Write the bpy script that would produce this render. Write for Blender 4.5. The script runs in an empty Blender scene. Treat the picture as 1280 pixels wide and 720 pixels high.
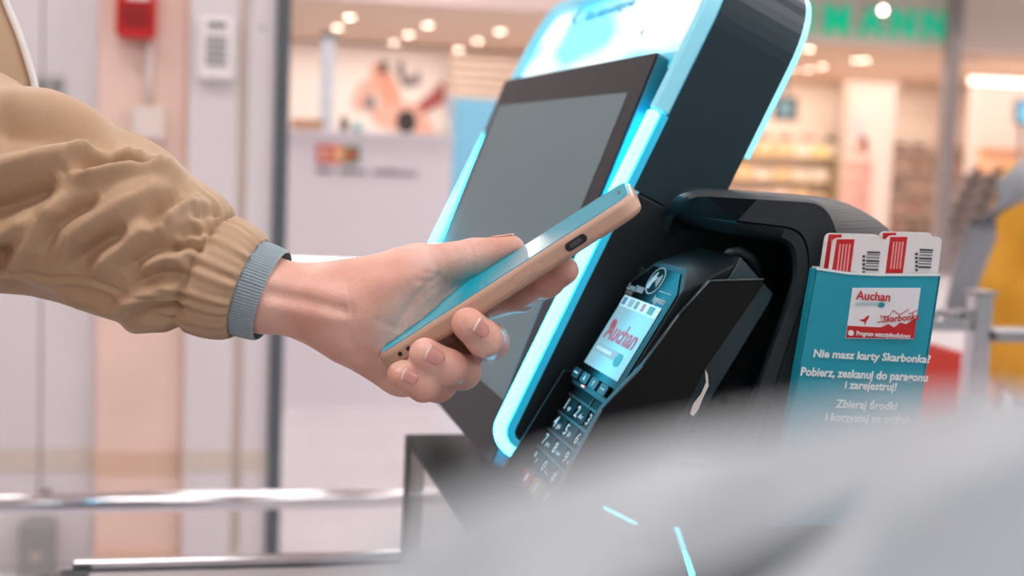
import bpy, bmesh, math, random
import numpy as np
from mathutils import Matrix, Vector
random.seed(7); rng = np.random.default_rng(7)
S = bpy.context.scene; COL = S.collection

# ------------------------------------------------------------------ camera
F_PX = 1800.0
CAM = np.array([0.0, 0.0, 1.3])
_y = np.array([-385, 190, -1800.0]); _y /= np.linalg.norm(_y)
_x = np.array([8346, -141.8, -1800.0]); _x -= _y * (_x @ _y); _x /= np.linalg.norm(_x)
_z = np.cross(_x, _y)
C2W = np.stack([_x, _y, _z], 1).T
cd = bpy.data.cameras.new('camera'); cam = bpy.data.objects.new('camera', cd); COL.objects.link(cam)
cd.sensor_width = 36; cd.lens = 36 * F_PX / 1280; cd.clip_start = 0.01; cd.clip_end = 200
M = Matrix(C2W.tolist()).to_4x4(); M.translation = CAM.tolist(); cam.matrix_world = M
cd.dof.use_dof = True; cd.dof.focus_distance = 0.745; cd.dof.aperture_fstop = 7.0
S.camera = cam

# ------------------------------------------------------------------ world, exposure
w = bpy.data.worlds.new('hall_light'); S.world = w; w.use_nodes = True
w.node_tree.nodes['Background'].inputs[0].default_value = (1.0, 0.975, 0.975, 1)
w.node_tree.nodes['Background'].inputs[1].default_value = 0.33
S.view_settings.view_transform = 'Standard'; S.view_settings.look = 'None'
S.view_settings.gamma = 1; S.view_settings.exposure = 0.0; S.view_settings.use_curve_mapping = False

ADDED_PANEL = 15.0      # added, unseen ceiling panels lighting the hall
ORD1 = ['first', 'second', 'third', 'fourth', 'fifth', 'sixth']
LED = 18.0              # kiosk light strips

# ------------------------------------------------------------------ helpers
def ray(px, py): return C2W @ np.array([px - 640, 360 - py, -F_PX])
def PX(px, py, d): return CAM + ray(px, py) * (d / F_PX)          # a point d metres in front of the camera
def onY(px, py, Y): r = ray(px, py); return CAM + r * ((Y - CAM[1]) / r[1])
def onZ(px, py, Z): r = ray(px, py); return CAM + r * ((Z - CAM[2]) / r[2])
def proj(P):
    c = (np.asarray(P) - CAM) @ C2W
    return np.stack([640 + F_PX * c[..., 0] / -c[..., 2], 360 - F_PX * c[..., 1] / -c[..., 2]], -1)

def lin(c):
    return tuple(((v / 255) / 12.92 if v / 255 <= .04045 else ((v / 255 + .055) / 1.055) ** 2.4) for v in c)
MATS = {}
def mat(name, rgb, rough=.5, metal=0, emit=0, ecol=None, spec=.5, noise=0, nscale=30, bump=0, bscale=200, sss=0, trans=0, alpha=1, coat=0, sheen=0):
    if name in MATS: return MATS[name]
    m = bpy.data.materials.new(name); m.use_nodes = True; nt = m.node_tree; b = nt.nodes['Principled BSDF']
    c = lin(rgb); b.inputs['Base Color'].default_value = (*c, 1)
    b.inputs['Roughness'].default_value = rough; b.inputs['Metallic'].default_value = metal
    b.inputs['Specular IOR Level'].default_value = spec
    if emit:
        b.inputs['Emission Color'].default_value = (*lin(ecol or rgb), 1); b.inputs['Emission Strength'].default_value = emit
    if sss:
        b.inputs['Subsurface Weight'].default_value = sss; b.inputs['Subsurface Radius'].default_value = (1, .35, .2); b.inputs['Subsurface Scale'].default_value = .004
    if trans: b.inputs['Transmission Weight'].default_value = trans; b.inputs['IOR'].default_value = 1.45
    if alpha < 1: b.inputs['Alpha'].default_value = alpha
    if coat: b.inputs['Coat Weight'].default_value = coat; b.inputs['Coat Roughness'].default_value = .05
    if sheen: b.inputs['Sheen Weight'].default_value = sheen
    if noise or bump:
        tc = nt.nodes.new('ShaderNodeTexCoord')
    if noise:
        n = nt.nodes.new('ShaderNodeTexNoise'); n.inputs['Scale'].default_value = nscale; n.inputs['Detail'].default_value = 4
        nt.links.new(tc.outputs['Object'], n.inputs['Vector'])
        r = nt.nodes.new('ShaderNodeValToRGB'); r.color_ramp.elements[0].position = .3; r.color_ramp.elements[1].position = .7
        r.color_ramp.elements[0].color = (*[max(0, v * (1 - noise)) for v in c], 1); r.color_ramp.elements[1].color = (*[min(1, v * (1 + noise)) for v in c], 1)
        nt.links.new(n.outputs['Fac'], r.inputs['Fac']); nt.links.new(r.outputs['Color'], b.inputs['Base Color'])
    if bump:
        n2 = nt.nodes.new('ShaderNodeTexNoise'); n2.inputs['Scale'].default_value = bscale; n2.inputs['Detail'].default_value = 3
        nt.links.new(tc.outputs['Object'], n2.inputs['Vector'])
        bp = nt.nodes.new('ShaderNodeBump'); bp.inputs['Strength'].default_value = bump; bp.inputs['Distance'].default_value = .001
        nt.links.new(n2.outputs['Fac'], bp.inputs['Height']); nt.links.new(bp.outputs['Normal'], b.inputs['Normal'])
    MATS[name] = m; return m

def tag(o, label=None, cat=None, group=None, kind=None):
    if label: o['label'] = label
    if cat: o['category'] = cat
    if group: o['group'] = group
    if kind: o['kind'] = kind
    return o
def root(name, loc, label, cat, group=None):
    o = bpy.data.objects.new(name, None); COL.objects.link(o); o.location = tuple(loc); o.empty_display_size = .05
    return tag(o, label, cat, group)
def adopt(o, parent):
    if parent is None: return
    o.parent = parent
    o.matrix_parent_inverse = Matrix.Translation(-parent.location) if parent.parent is None else Matrix()
def mobj(name, verts, faces, m, parent=None, smooth=False, bevel=0, seg=2, solid=0, sub=0):
    me = bpy.data.meshes.new(name)
    me.from_pydata([tuple(map(float, v)) for v in verts], [], [tuple(int(i) for i in f) for f in faces]); me.update()
    bm = bmesh.new(); bm.from_mesh(me); bmesh.ops.recalc_face_normals(bm, faces=bm.faces); bm.to_mesh(me); bm.free()
    if m: me.materials.append(m)
    if smooth: me.polygons.foreach_set('use_smooth', [True] * len(me.polygons))
    o = bpy.data.objects.new(name, me); COL.objects.link(o)
    if solid:
        k = o.modifiers.new('solid', 'SOLIDIFY'); k.thickness = solid; k.offset = 0
    if bevel:
        k = o.modifiers.new('bevel', 'BEVEL'); k.width = bevel; k.segments = seg; k.limit_method = 'ANGLE'; k.angle_limit = .6
        if not smooth:
            me.polygons.foreach_set('use_smooth', [True] * len(me.polygons)); k.harden_normals = True
    if sub:
        k = o.modifiers.new('sub', 'SUBSURF'); k.levels = k.render_levels = sub
    adopt(o, parent); return o
BOXF = [(0, 1, 3, 2), (4, 6, 7, 5), (0, 4, 5, 1), (2, 3, 7, 6), (0, 2, 6, 4), (1, 5, 7, 3)]
def box(name, lo, hi, m, parent=None, bevel=0, fr=None, seg=2):
    v = [(x, y, z) for x in (lo[0], hi[0]) for y in (lo[1], hi[1]) for z in (lo[2], hi[2])]
    if fr: v = [fr(*p) for p in v]
    return mobj(name, v, BOXF, m, parent, bevel=bevel, seg=seg)
def boxes(name, lst, m, parent=None, bevel=0, fr=None):
    V = []; Fc = []
    for lo, hi in lst:
        b = len(V); v = [(x, y, z) for x in (lo[0], hi[0]) for y in (lo[1], hi[1]) for z in (lo[2], hi[2])]
        V += [fr(*p) for p in v] if fr else v; Fc += [tuple(i + b for i in f) for f in BOXF]
    return mobj(name, V, Fc, m, parent, bevel=bevel)
def prism(name, poly, c0, c1, fr, m, parent=None, bevel=0, smooth=False, seg=2):      # poly in (a, b), extruded along c
    n = len(poly); v = [fr(a, b, c0) for a, b in poly] + [fr(a, b, c1) for a, b in poly]
    f = [tuple(range(n)), tuple(range(2 * n - 1, n - 1, -1))] + [(i, (i + 1) % n, n + (i + 1) % n, n + i) for i in range(n)]
    return mobj(name, v, f, m, parent, bevel=bevel, smooth=smooth, seg=seg)
def rrect(x0, x1, y0, y1, r, n=6):
    p = []
    for cx, cy, a0 in ((x1 - r, y1 - r, 0), (x0 + r, y1 - r, 90), (x0 + r, y0 + r, 180), (x1 - r, y0 + r, 270)):
        for i in range(n + 1):
            a = math.radians(a0 + 90 * i / n); p.append((cx + r * math.cos(a), cy + r * math.sin(a)))
    return p
def tube(name, pts, rad, m, parent=None, n=12, caps=True):
    P = [np.array(p, float) for p in pts]; R = rad if hasattr(rad, '__len__') else [rad] * len(P); V = []; Fc = []
    up = np.array([0, 0, 1.0])
    for i, p in enumerate(P):
        t = P[min(i + 1, len(P) - 1)] - P[max(i - 1, 0)]; t /= np.linalg.norm(t)
        a = np.cross(t, up if abs(t[2]) < .9 else np.array([1.0, 0, 0])); a /= np.linalg.norm(a); b = np.cross(t, a)
        for j in range(n):
            th = 2 * math.pi * j / n; V.append(p + R[i] * (math.cos(th) * a + math.sin(th) * b))
    for i in range(len(P) - 1):
        for j in range(n): Fc.append((i * n + j, i * n + (j + 1) % n, (i + 1) * n + (j + 1) % n, (i + 1) * n + j))
    if caps: Fc += [tuple(range(n)), tuple((len(P) - 1) * n + j for j in range(n))]
    o = mobj(name, V, Fc, m, parent, smooth=True); return o
def disc(name, c, r, A, B, m, parent=None, th=.0004, n=24):
    c, A, B = np.array(c), np.array(A), np.array(B); N = np.cross(A, B)
    pts = [(r * math.cos(2 * math.pi * i / n), r * math.sin(2 * math.pi * i / n)) for i in range(n)]
    return prism(name, pts, 0, th, lambda a, b, k: c + a * A + b * B + k * N, m, parent)
def text(name, s, size, org, A, B, m, parent=None, align='LEFT', bold=0, ext=.0001, sx=1.0, shear=0, space=1.0):
    cu = bpy.data.curves.new(name, 'FONT'); cu.body = s; cu.size = size; cu.align_x = align; cu.offset = bold; cu.extrude = ext; cu.shear = shear
    cu.space_character = space; cu.resolution_u = 2
    t = bpy.data.objects.new(name, cu); COL.objects.link(t)
    dg = bpy.context.evaluated_depsgraph_get(); me = bpy.data.meshes.new_from_object(t.evaluated_get(dg))
    bpy.data.objects.remove(t); bpy.data.curves.remove(cu); me.name = name
    A, B = np.array(A, float), np.array(B, float); A /= np.linalg.norm(A); B /= np.linalg.norm(B); N = np.cross(A, B); org = np.array(org)
    co = np.empty(len(me.vertices) * 3); me.vertices.foreach_get('co', co); co = co.reshape(-1, 3)
    co = org + co[:, :1] * sx * A + co[:, 1:2] * B + co[:, 2:] * N
    me.vertices.foreach_set('co', co.ravel()); me.materials.clear(); me.materials.append(m); me.update()
    o = bpy.data.objects.new(name, me); COL.objects.link(o); adopt(o, parent); return o

# signed distance modelling -> one continuous skin (surface nets)
def sd_cap(P, a, b, ra, rb):
    a, b = np.array(a, float), np.array(b, float); ab = b - a
    t = np.clip(((P - a) @ ab) / max(ab @ ab, 1e-12), 0, 1)
    return np.linalg.norm(P - a - t[..., None] * ab, axis=-1) - (ra + (rb - ra) * t)
def sd_ell(P, c, r, R=None):
    q = P - np.array(c, float)
    if R is not None: q = q @ np.array(R)
    q = q / np.array(r, float); k = np.linalg.norm(q, axis=-1)
    return (k - 1) * min(r)
def smin(a, b, k):
    h = np.clip(.5 + .5 * (b - a) / k, 0, 1); return b + (a - b) * h - k * h * (1 - h)
def surfnets(fn, lo, hi, h):
    ax = [np.arange(l, u + h, h) for l, u in zip(lo, hi)]
    st = 4; big = [len(a) + (-(len(a) - 1)) % st for a in ax]; ax = [l + h * np.arange(b) for l, b in zip(lo, big)]
    Gc = np.stack(np.meshgrid(*[a[::st] for a in ax], indexing='ij'), -1); Fk = fn(Gc)      # coarse pass, then only the band near the surface
    Fv = np.repeat(np.repeat(np.repeat(Fk, st, 0), st, 1), st, 2)[:big[0], :big[1], :big[2]].copy()
    near = np.abs(Fk) < h * st * 2.2; near = np.repeat(np.repeat(np.repeat(near, st, 0), st, 1), st, 2)[:big[0], :big[1], :big[2]]
    I0 = np.argwhere(near); Fv[near] = fn(np.array(lo) + I0 * h); s = Fv < 0
    n = [len(a) - 1 for a in ax]
    sl = lambda d: tuple(slice(d[i], n[i] + d[i]) for i in range(3))
    C = [(i, j, k) for i in (0, 1) for j in (0, 1) for k in (0, 1)]
    cnt = sum(s[sl(c)].astype(int) for c in C); act = (cnt > 0) & (cnt < 8)
    acc = np.zeros((*n, 3)); num = np.zeros(n)
    for c in C:
        for d in range(3):
            if c[d]: continue
            e = list(c); e[d] = 1; fa, fb = Fv[sl(c)], Fv[sl(e)]; cr = (fa < 0) != (fb < 0)
            t = np.where(cr, fa / np.where(cr, fa - fb, 1), 0); p = np.zeros((*n, 3)); p[...] = c; p[..., d] += t
            acc += p * cr[..., None]; num += cr
    idx = -np.ones(n, int); I = np.argwhere(act); idx[act] = np.arange(len(I))
    V = np.array(lo) + (I + acc[act] / num[act][:, None]) * h
    Fc = []
    for d in range(3):
        e = [0, 0, 0]; e[d] = 1; a, b = (d + 1) % 3, (d + 2) % 3
        A = s[:n[0], :n[1], :n[2]]; B = s[sl(e)]; W = np.argwhere(A != B); W = W[(W[:, a] > 0) & (W[:, b] > 0)]
        o = np.zeros((4, 3), int); o[1, a] = -1; o[2, a] = -1; o[2, b] = -1; o[3, b] = -1
        q = np.stack([idx[tuple((W + k).T)] for k in o], 1); fl = A[tuple(W.T)]; q[~fl] = q[~fl][:, ::-1]; Fc.append(q)
    return V, np.concatenate(Fc)
def smooth_mesh(name, V, Fc, m, parent):
    me = bpy.data.meshes.new(name); me.from_pydata(V.tolist(), [], Fc.tolist()); me.update(); me.materials.append(m)
    me.polygons.foreach_set('use_smooth', [True] * len(me.polygons))
    bm = bmesh.new(); bm.from_mesh(me); bmesh.ops.recalc_face_normals(bm, faces=bm.faces); bm.to_mesh(me); bm.free()
    o = bpy.data.objects.new(name, me); COL.objects.link(o); adopt(o, parent); return o
ID = lambda a, b, c: (a, b, c)
XZ = lambda a, b, c: (a, c, b)          # polygon in x,z extruded along y
XYp = lambda a, b, c: (a, b, c)

# ------------------------------------------------------------------ setting: floor, walls, ceilings
white = mat('wall_white', (216, 210, 213), .6, noise=.03, nscale=3)
salmon = mat('salmon_paint', (230, 200, 186), .6, noise=.05, nscale=5)
tan = mat('tan_band', (214, 180, 158), .6)
tan2 = mat('beige_band', (206, 194, 184), .6)
dgrey = mat('dark_grey_paint', (84, 92, 98), .4)
chrome = mat('chrome', (225, 226, 230), .12, 1)
steel = mat('brushed_steel', (170, 172, 176), .35, 1, noise=.05)
tile_m = mat('floor_tile', (214, 209, 214), .35, noise=.03, nscale=2)
joint = mat('floor_joint', (204, 199, 204), .7)
peach = mat('peach_ceiling', (232, 206, 186), .8, noise=.02)
cream = mat('cream_wall', (240, 222, 206), .7)
pinkwhite = mat('pale_pink_wall', (242, 228, 222), .7)
hallc = mat('hall_ceiling', (222, 205, 198), .8)
lampm = mat('lamp_glow', (255, 236, 214), .5, emit=18)
panelm = mat('added_panel_glow', (255, 249, 247), .5, emit=ADDED_PANEL)

tag(box('floor', (-8, -6, -.06), (18, 26, -.004), joint), kind='structure')
floor = bpy.data.objects['floor']
tme = None
for i in range(10):
    for j in range(11):
        x0, y0 = .494 - .28 * 3 + .28 * i, 3.5 + .56 * j
        if tme is None:
            t = box('floor_tile', (-.139, -.279, -.003), (.139, .279, 0), tile_m, None, bevel=.001); tme = t
        else:
            t = tme.copy(); COL.objects.link(t)
        t.parent = floor; t.location = (x0 + .14, y0 + .28, 0)
tag(box('ceiling', (-8, -6, 3.4), (18, 14.2, 3.5), hallc), kind='structure')
tag(box('trim_1', (-8, 14.1, 2.66), (5.2, 14.3, 3.4), mat('fascia_pink', (222, 200, 194), .7)), kind='structure')
tag(box('ceiling_poster_shop', (-2, 14.3, 2.66), (5.2, 26, 2.74), peach), kind='structure')
tag(box('ceiling_shoe_shop', (5.2, 16.12, 2.66), (18, 26, 2.74), mat('shoe_shop_ceiling', (226, 192, 164), .8)), kind='structure')
tag(box('wall_shop_back', (-2, 20.1, 0), (5.2, 20.2, 2.66), pinkwhite), kind='structure')
tag(box('wall_shop_right', (5.2, 23.2, 0), (18, 23.3, 2.66), cream), kind='structure')
tag(box('wall_shop_divider', (5.1, 14.3, 0), (5.2, 23.2, 2.66), cream), kind='structure')
# unseen ceiling panels, put in to light the hall and fascia
ORD1 = ['first', 'second', 'third', 'fourth', 'fifth', 'sixth']
for i, x in enumerate((-3.2, -.6, 2.0, 4.6, 7.4, 10.4)):
    for j, y in enumerate((-3.0, 0.2, 3.0, 6.6, 10.2, 13.0)):
        r = root('added_ceiling_panel', (x, y, 3.4), 'added unseen ceiling panel light, hall row %s, %s from the left' % (ORD1[j], ORD1[i]), 'ceiling light', 'added hall lights')
        box('housing', (x - .72, y - .22, 3.36), (x + .72, y + .22, 3.4), white, r)
        box('diffuser', (x - .7, y - .2, 3.35), (x + .7, y + .2, 3.36), panelm, r)

# left wall sections behind the arm
wl = tag(bpy.data.objects.new('wall_left', None), kind='structure'); COL.objects.link(wl); wl.location = (-1, 4.45, 0)
box('panel', (-4, 4.4, 0), (-.463, 4.5, 3.4), white, wl)
box('panel', (-.458, 4.4, 0), (-.305, 4.5, 3.4), white, wl)
box('stripe', (-4, 4.396, .29), (-.463, 4.4, .36), tan2, wl); box('stripe', (-.458, 4.396, .29), (-.305, 4.4, .36), tan2, wl)
sc = tag(bpy.data.objects.new('wall_salmon', None), kind='structure'); COL.objects.link(sc); sc.location = (-.18, 4.4, 0)
box('column_face', (-.302, 4.365, 0), (-.056, 4.5, 3.4), salmon, sc, bevel=.004)
box('stripe', (-.303, 4.362, .285), (-.055, 4.366, .355), tan, sc)
box('edge_strip', (-.058, 4.362, 0), (-.046, 4.5, 3.4), tan, sc)
pl = tag(bpy.data.objects.new('wall_pillar', None), kind='structure'); COL.objects.link(pl); pl.location = (.07, 4.4, 0)
box('pillar_face', (-.046, 4.33, 0), (.098, 4.5, 3.4), white, pl, bevel=.004)
box('corner_strip', (.098, 4.345, 0), (.124, 4.5, 3.4), mat('corner_beige', (212, 196, 184), .6), pl)
box('pillar_face', (.124, 4.32, 0), (.203, 4.5, 3.4), white, pl, bevel=.004)
box('stripe', (-.047, 4.327, .30), (.098, 4.331, .365), tan2, pl); box('stripe', (.124, 4.317, .30), (.204, 4.321, .365), tan2, pl)
tag(box('trim_2', (.204, 4.3, 0), (.243, 4.5, 3.4), dgrey), kind='structure')
tag(box('baseboard_left', (-.302, 4.35, 0), (-.056, 4.365, .05), tan), kind='structure')
tag(disc('screw_cap', (.163, 4.32, 1.62), .006, (1, 0, 0), (0, 0, 1), dgrey), 'small dark screw head high on the white pillar', 'screw')

# fittings on the left wall
r = root('alarm_sounder', (-.2, 4.33, 1.56), 'red fire alarm sounder box on the salmon column', 'alarm')
red = mat('alarm_red', (196, 22, 26), .35)
a = onY(145, 47, 4.32); b = onY(195, 47, 4.32)
prism('housing', rrect(a[0], b[0], a[2], a[2] + .20, .018), 4.285, 4.365, XZ, red, r, bevel=.008)
boxes('grille', [((a[0] + .015, 4.281, a[2] + .03 + .014 * i), (b[0] - .015, 4.286, a[2] + .036 + .014 * i)) for i in range(5)], mat('alarm_dark_red', (120, 12, 14), .5), r)
box('label_plate', (a[0] + .03, 4.282, a[2] + .108), (b[0] - .02, 4.286, a[2] + .135), mat('plate_white', (235, 225, 222), .5), r)
cd_ = mat('conduit_white', (232, 218, 212), .4)
tag(tube('cable_conduit', [(-.158, 4.35, 1.39), (-.158, 4.35, 1.5), (-.160, 4.35, 1.585)], .011, cd_), 'white vertical conduit below the red alarm box', 'conduit')
a = onY(163, 175, 4.34); b = onY(208, 133, 4.34)
r = root('junction_box', (a[0], 4.34, a[2]), 'square pale junction box on the salmon column', 'junction box')
prism('case', rrect(a[0], b[0], a[2], b[2], .01), 4.33, 4.365, XZ, mat('junction_grey', (222, 206, 196), .5), r, bevel=.004)
prism('lid', rrect(a[0] + .008, b[0] - .008, a[2] + .008, b[2] - .008, .008), 4.325, 4.331, XZ, mat('junction_lid', (226, 212, 204), .5), r, bevel=.002)
a = onY(247, 98, 4.3); b = onY(293, 22, 4.3)
r = root('keypad_intercom', (a[0], 4.3, a[2]), 'white wall keypad with grey buttons and dark display', 'keypad')
prism('case', rrect(a[0], b[0], a[2], b[2], .014), 4.295, 4.33, XZ, mat('keypad_white', (236, 230, 230), .4), r, bevel=.006)
w_ = b[0] - a[0]; h_ = b[2] - a[2]
box('display', (a[0] + .25 * w_, 4.292, b[2] - .17 * h_), (b[0] - .22 * w_, 4.296, b[2] - .10 * h_), mat('lcd_dark', (70, 76, 72), .3), r)
kb = mat('key_grey', (150, 150, 152), .5)
for i in range(4):
    for j in range(5):
        x = a[0] + (.22 + .155 * i) * w_; z = b[2] - (.30 + .105 * j) * h_
        box('button', (x, 4.29, z - .07 * h_), (x + .11 * w_, 4.296, z), kb, r)
a = onY(45, 120, 4.39); b = onY(80, 95, 4.39)
r = root('wall_socket', (a[0], 4.39, a[2]), 'grey double wall socket beside the jacket shoulder', 'socket')
prism('plate', rrect(a[0], b[0], a[2], b[2], .006), 4.385, 4.4, XZ, mat('socket_grey', (176, 170, 166), .5), r, bevel=.002)
for i in (0, 1): disc('outlet', ((a[0] + b[0]) / 2 + (i - .5) * .036, 4.384, (a[2] + b[2]) / 2), .012, (1, 0, 0), (0, 0, 1), dgrey, r)
a = onY(27, 660, 4.36); b = onY(68, 650, 4.36)
r = root('floor_cabinet', (a[0], 4.36, 0), 'low grey service box at the foot of the white wall', 'box')
box('body', (a[0], 4.3, 0), (b[0], 4.4, b[2]), mat('box_grey', (150, 150, 152), .5), r, bevel=.004)
box('latch', (a[0] + .03, 4.295, .05), (a[0] + .06, 4.3, .07), mat('latch_beige', (205, 190, 175), .4), r)
p = onY(57, 620, 4.38)
r = root('door_knob', (p[0], 4.4, p[2]), 'small black round knob low on the white wall panel', 'knob')
disc('rose', (p[0], 4.397, p[2]), .016, (1, 0, 0), (0, 0, 1), dgrey, r); tube('knob', [(p[0], 4.396, p[2]), (p[0], 4.375, p[2]), (p[0], 4.365, p[2])], [.008, .013, .010], mat('knob_black', (38, 38, 40), .4), r)

ORD_ = ['first', 'second', 'third', 'fifth', 'fourth', 'sixth']
# ------------------------------------------------------------------ shop with the poster, far left
for n, (px, py) in enumerate([(437, 20), (422, 33), (408, 45), (535, 30), (511, 42), (492, 52), (625, 38), (597, 50), (572, 60), (648, 67)]):
    p = onZ(px, py, 2.66)
    r = root('downlight', (p[0], p[1], 2.66), '%s glowing round downlight of the %s row above the poster shop' % (('nearest', 'middle', 'farthest')[n % 3] if n < 9 else 'single', ('left', 'middle', 'right', 'rightmost')[n // 3]), 'ceiling light', 'downlights above the poster shop')
    tube('rim', [(p[0], p[1], 2.66), (p[0], p[1], 2.645)], .07, white, r, n=16); disc('lens', (p[0], p[1], 2.644), .055, (0, 1, 0), (1, 0, 0), lampm, r, n=16)
for n, (px, py) in enumerate([(1011, 60), (1070, 74), (1082, 74), (1010, 86), (1028, 82), (990, 85)]):
    p = onZ(px, min(py, 96), 2.66)
    r = root('downlight', (p[0], p[1], 2.66), 'round glowing downlight in the shoe shop ceiling, %s of six counted from the entrance' % ORD_[n], 'ceiling light', 'downlights in the shoe shop')
    tube('rim', [(p[0], p[1], 2.66), (p[0], p[1], 2.645)], .07, white, r, n=16); disc('lens', (p[0], p[1], 2.644), .055, (0, 1, 0), (1, 0, 0), lampm, r, n=16)
def shop_light(x, y, e, sx, sy):
    l = bpy.data.lights.new('shop_downlights', 'AREA'); l.shape = 'RECTANGLE'; l.size = sx; l.size_y = sy; l.energy = e; l.color = (1, .91, .83)
    o = bpy.data.objects.new('shop_downlights', l); COL.objects.link(o); o.location = (x, y, 2.6)
shop_light(2.4, 17.5, 110, 4, 4); shop_light(9.0, 19.8, 260, 6, 6); shop_light(14, 19.5, 150, 5, 5)

def pxpoly(name, pts, Y, m, parent, th=.01):
    poly = [(lambda q: (q[0], q[2]))(onY(px, py, Y)) for px, py in pts]
    return prism(name, poly, Y, Y + th, XZ, m, parent)
r = root('wall_poster', (2.3, 20, 1.4), 'large pale advertising poster with a pink reclining figure behind the white counter', 'poster')
pw = mat('poster_white', (250, 238, 232), .5); pk = mat('poster_skin', (230, 164, 142), .5); pb = mat('poster_black', (52, 46, 50), .5); pr_ = mat('poster_red', (176, 92, 92), .5); pg = mat('poster_grey', (140, 130, 130), .5); pp = mat('poster_blush', (236, 184, 168), .5)
pxpoly('panel', [(340, 50), (560, 62), (562, 190), (340, 190)], 20.0, pw, r, .05)
Y0 = 19.99
def blob(cx, cy, rx, ry, rot=0, n=18):
    return [(cx + rx * math.cos(t) * math.cos(rot) - ry * math.sin(t) * math.sin(rot), cy + rx * math.cos(t) * math.sin(rot) + ry * math.sin(t) * math.cos(rot)) for t in [2 * math.pi * i / n for i in range(n)]]
for nm, pts, m_ in [('print_torso', blob(487, 120, 13, 38, -.25), pk), ('print_head', blob(473, 90, 9, 12), pk), ('print_hair', blob(480, 84, 5, 9), pb),
                    ('print_hip', blob(490, 146, 28, 16, .25), pp), ('print_leg', [(500, 128), (525, 130), (545, 168), (520, 172)], pp), ('print_bag', blob(508, 152, 13, 15), pb),
                    ('print_bush', [(494, 84), (502, 74), (508, 96), (520, 94), (524, 84), (526, 106), (504, 110)], pg), ('print_slope', [(520, 132), (556, 100), (556, 128), (530, 142)], pr_),
                    ('print_arm', blob(456, 118, 12, 22, .5), pp), ('print_shadow', blob(462, 128, 8, 10), pg)]:
    Y0 -= .002; pxpoly(nm, pts, Y0, m_, r, .008)
r = root('slat_screen', (3.9, 19.5, 0), 'beige slatted screen right of the poster', 'screen')
for i in range(6):
    pxpoly('slat', [(562, 70 + 11 * i), (668, 77 + 11 * i), (668, 83 + 11 * i), (562, 76 + 11 * i)], 19.6, mat('slat_beige', (228, 206, 190), .6), r, .04)
for x in (3.3, 4.5): box('post', (x, 19.66, 0), (x + .05, 19.7, 2.6), mat('slat_post', (214, 190, 172), .6), r)
a = onY(400, 155, 14); b = onY(418, 48, 14)
r = root('totem_display', (a[0], 14, 0), 'slim grey-blue upright totem in front of the poster', 'totem')
box('column', (a[0], 13.95, .04), (b[0], 14.05, b[2]), mat('totem_blue', (196, 202, 210), .5), r); box('cap', (a[0] - .01, 13.94, b[2]), (b[0] + .01, 14.06, b[2] + .05), dgrey, r); box('base', (a[0] - .1, 13.8, 0), (b[0] + .1, 14.2, .04), dgrey, r)
for i in range(5): box('panel_band', (a[0] + .02, 13.945, 1.35 + .18 * i), (b[0] - .02, 13.95, 1.43 + .18 * i), mat('totem_band', (206, 214, 222), .5), r)

# white service counter
cw = mat('counter_white', (236, 232, 238), .5)
r = root('service_counter', (.8, 7, 0), 'white service counter with a coloured payment sticker on its front', 'counter')
box('front_panel', (.30, 7, 0), (1.19, 7.05, 1.335), cw, r); box('body', (.32, 7.05, 0), (1.17, 7.5, 1.32), cw, r); box('worktop', (.28, 6.98, 1.335), (1.2, 7.52, 1.35), cw, r, bevel=.004)
a = onY(396, 203, 6.99); b = onY(450, 183, 6.99); W3 = (b[0] - a[0]) / 3
for i, c in enumerate([(222, 66, 48), (240, 140, 84), (74, 140, 106)]): box('sticker', (a[0] + W3 * i, 6.992, a[2]), (a[0] + W3 * (i + 1), 7.0, b[2]), mat('sticker_%d' % i, c, .5), r)
for i, c in enumerate([(244, 210, 190), (250, 220, 180), (226, 90, 60)]): disc('sticker_spot', (a[0] + W3 * (i + .5), 6.99, (a[2] + b[2]) / 2), .022, (1, 0, 0), (0, 0, 1), mat('spot_%d' % i, c, .5), r, th=.002)
x = onY(395, 213, 6.99)[0]; z = onY(395, 213, 6.99)[2] - .012; sg = mat('print_grey', (150, 146, 152), .6); lst = []
for wn in (5, 8, 13):
    lst = []
    for i in range(wn):
        hh = .018 + .012 * rng.random(); lst.append(((x, 6.994, z), (x + .017, 7.0, z + hh))); x += .0165
    x += .03; boxes('caption_word', lst, sg, r)
p = onY(365, 158, 7.2); q = onY(402, 147, 7.2)
r = root('brown_carton', (p[0], 7.2, 1.35), 'low brown cardboard carton on the left end of the white counter', 'box')
box('carton_body', (p[0], 7.1, 1.35), (q[0], 7.3, 1.395), mat('carton', (196, 150, 110), .7), r, bevel=.003); box('flap', (p[0], 7.1, 1.395), (q[0], 7.2, 1.4), mat('carton_flap', (206, 164, 124), .7), r)
for nm, px, hh, rr, c, lb in [('dark_bottle', 430, .075, .022, (80, 78, 82), 'small dark bottle on the white counter near the brown carton'), ('teal_cup', 447, .05, .028, (150, 200, 204), 'small pale teal cup on the white counter'), ('cream_jar', 555, .09, .03, (236, 224, 210), 'cream jar standing at the right end of the white counter')]:
    p = onY(px, 165, 7.25); r = root(nm, (p[0], 7.25, 1.35), lb, nm.split('_')[1]); m_ = mat(nm, c, .4)
    tube('body', [(p[0], 7.25, 1.35), (p[0], 7.25, 1.35 + hh * .7), (p[0], 7.25, 1.35 + hh * .85)], [rr, rr, rr * .7], m_, r); tube('rim', [(p[0], 7.25, 1.35 + hh * .85), (p[0], 7.25, 1.35 + hh)], rr * .6, m_, r)
r = root('blue_board', (1.6, 8.2, 0), 'light blue upright board between the counter and the kiosk screen', 'board')
a = onY(568, 122, 8.2); b = onY(640, 122, 8.2)
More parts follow.
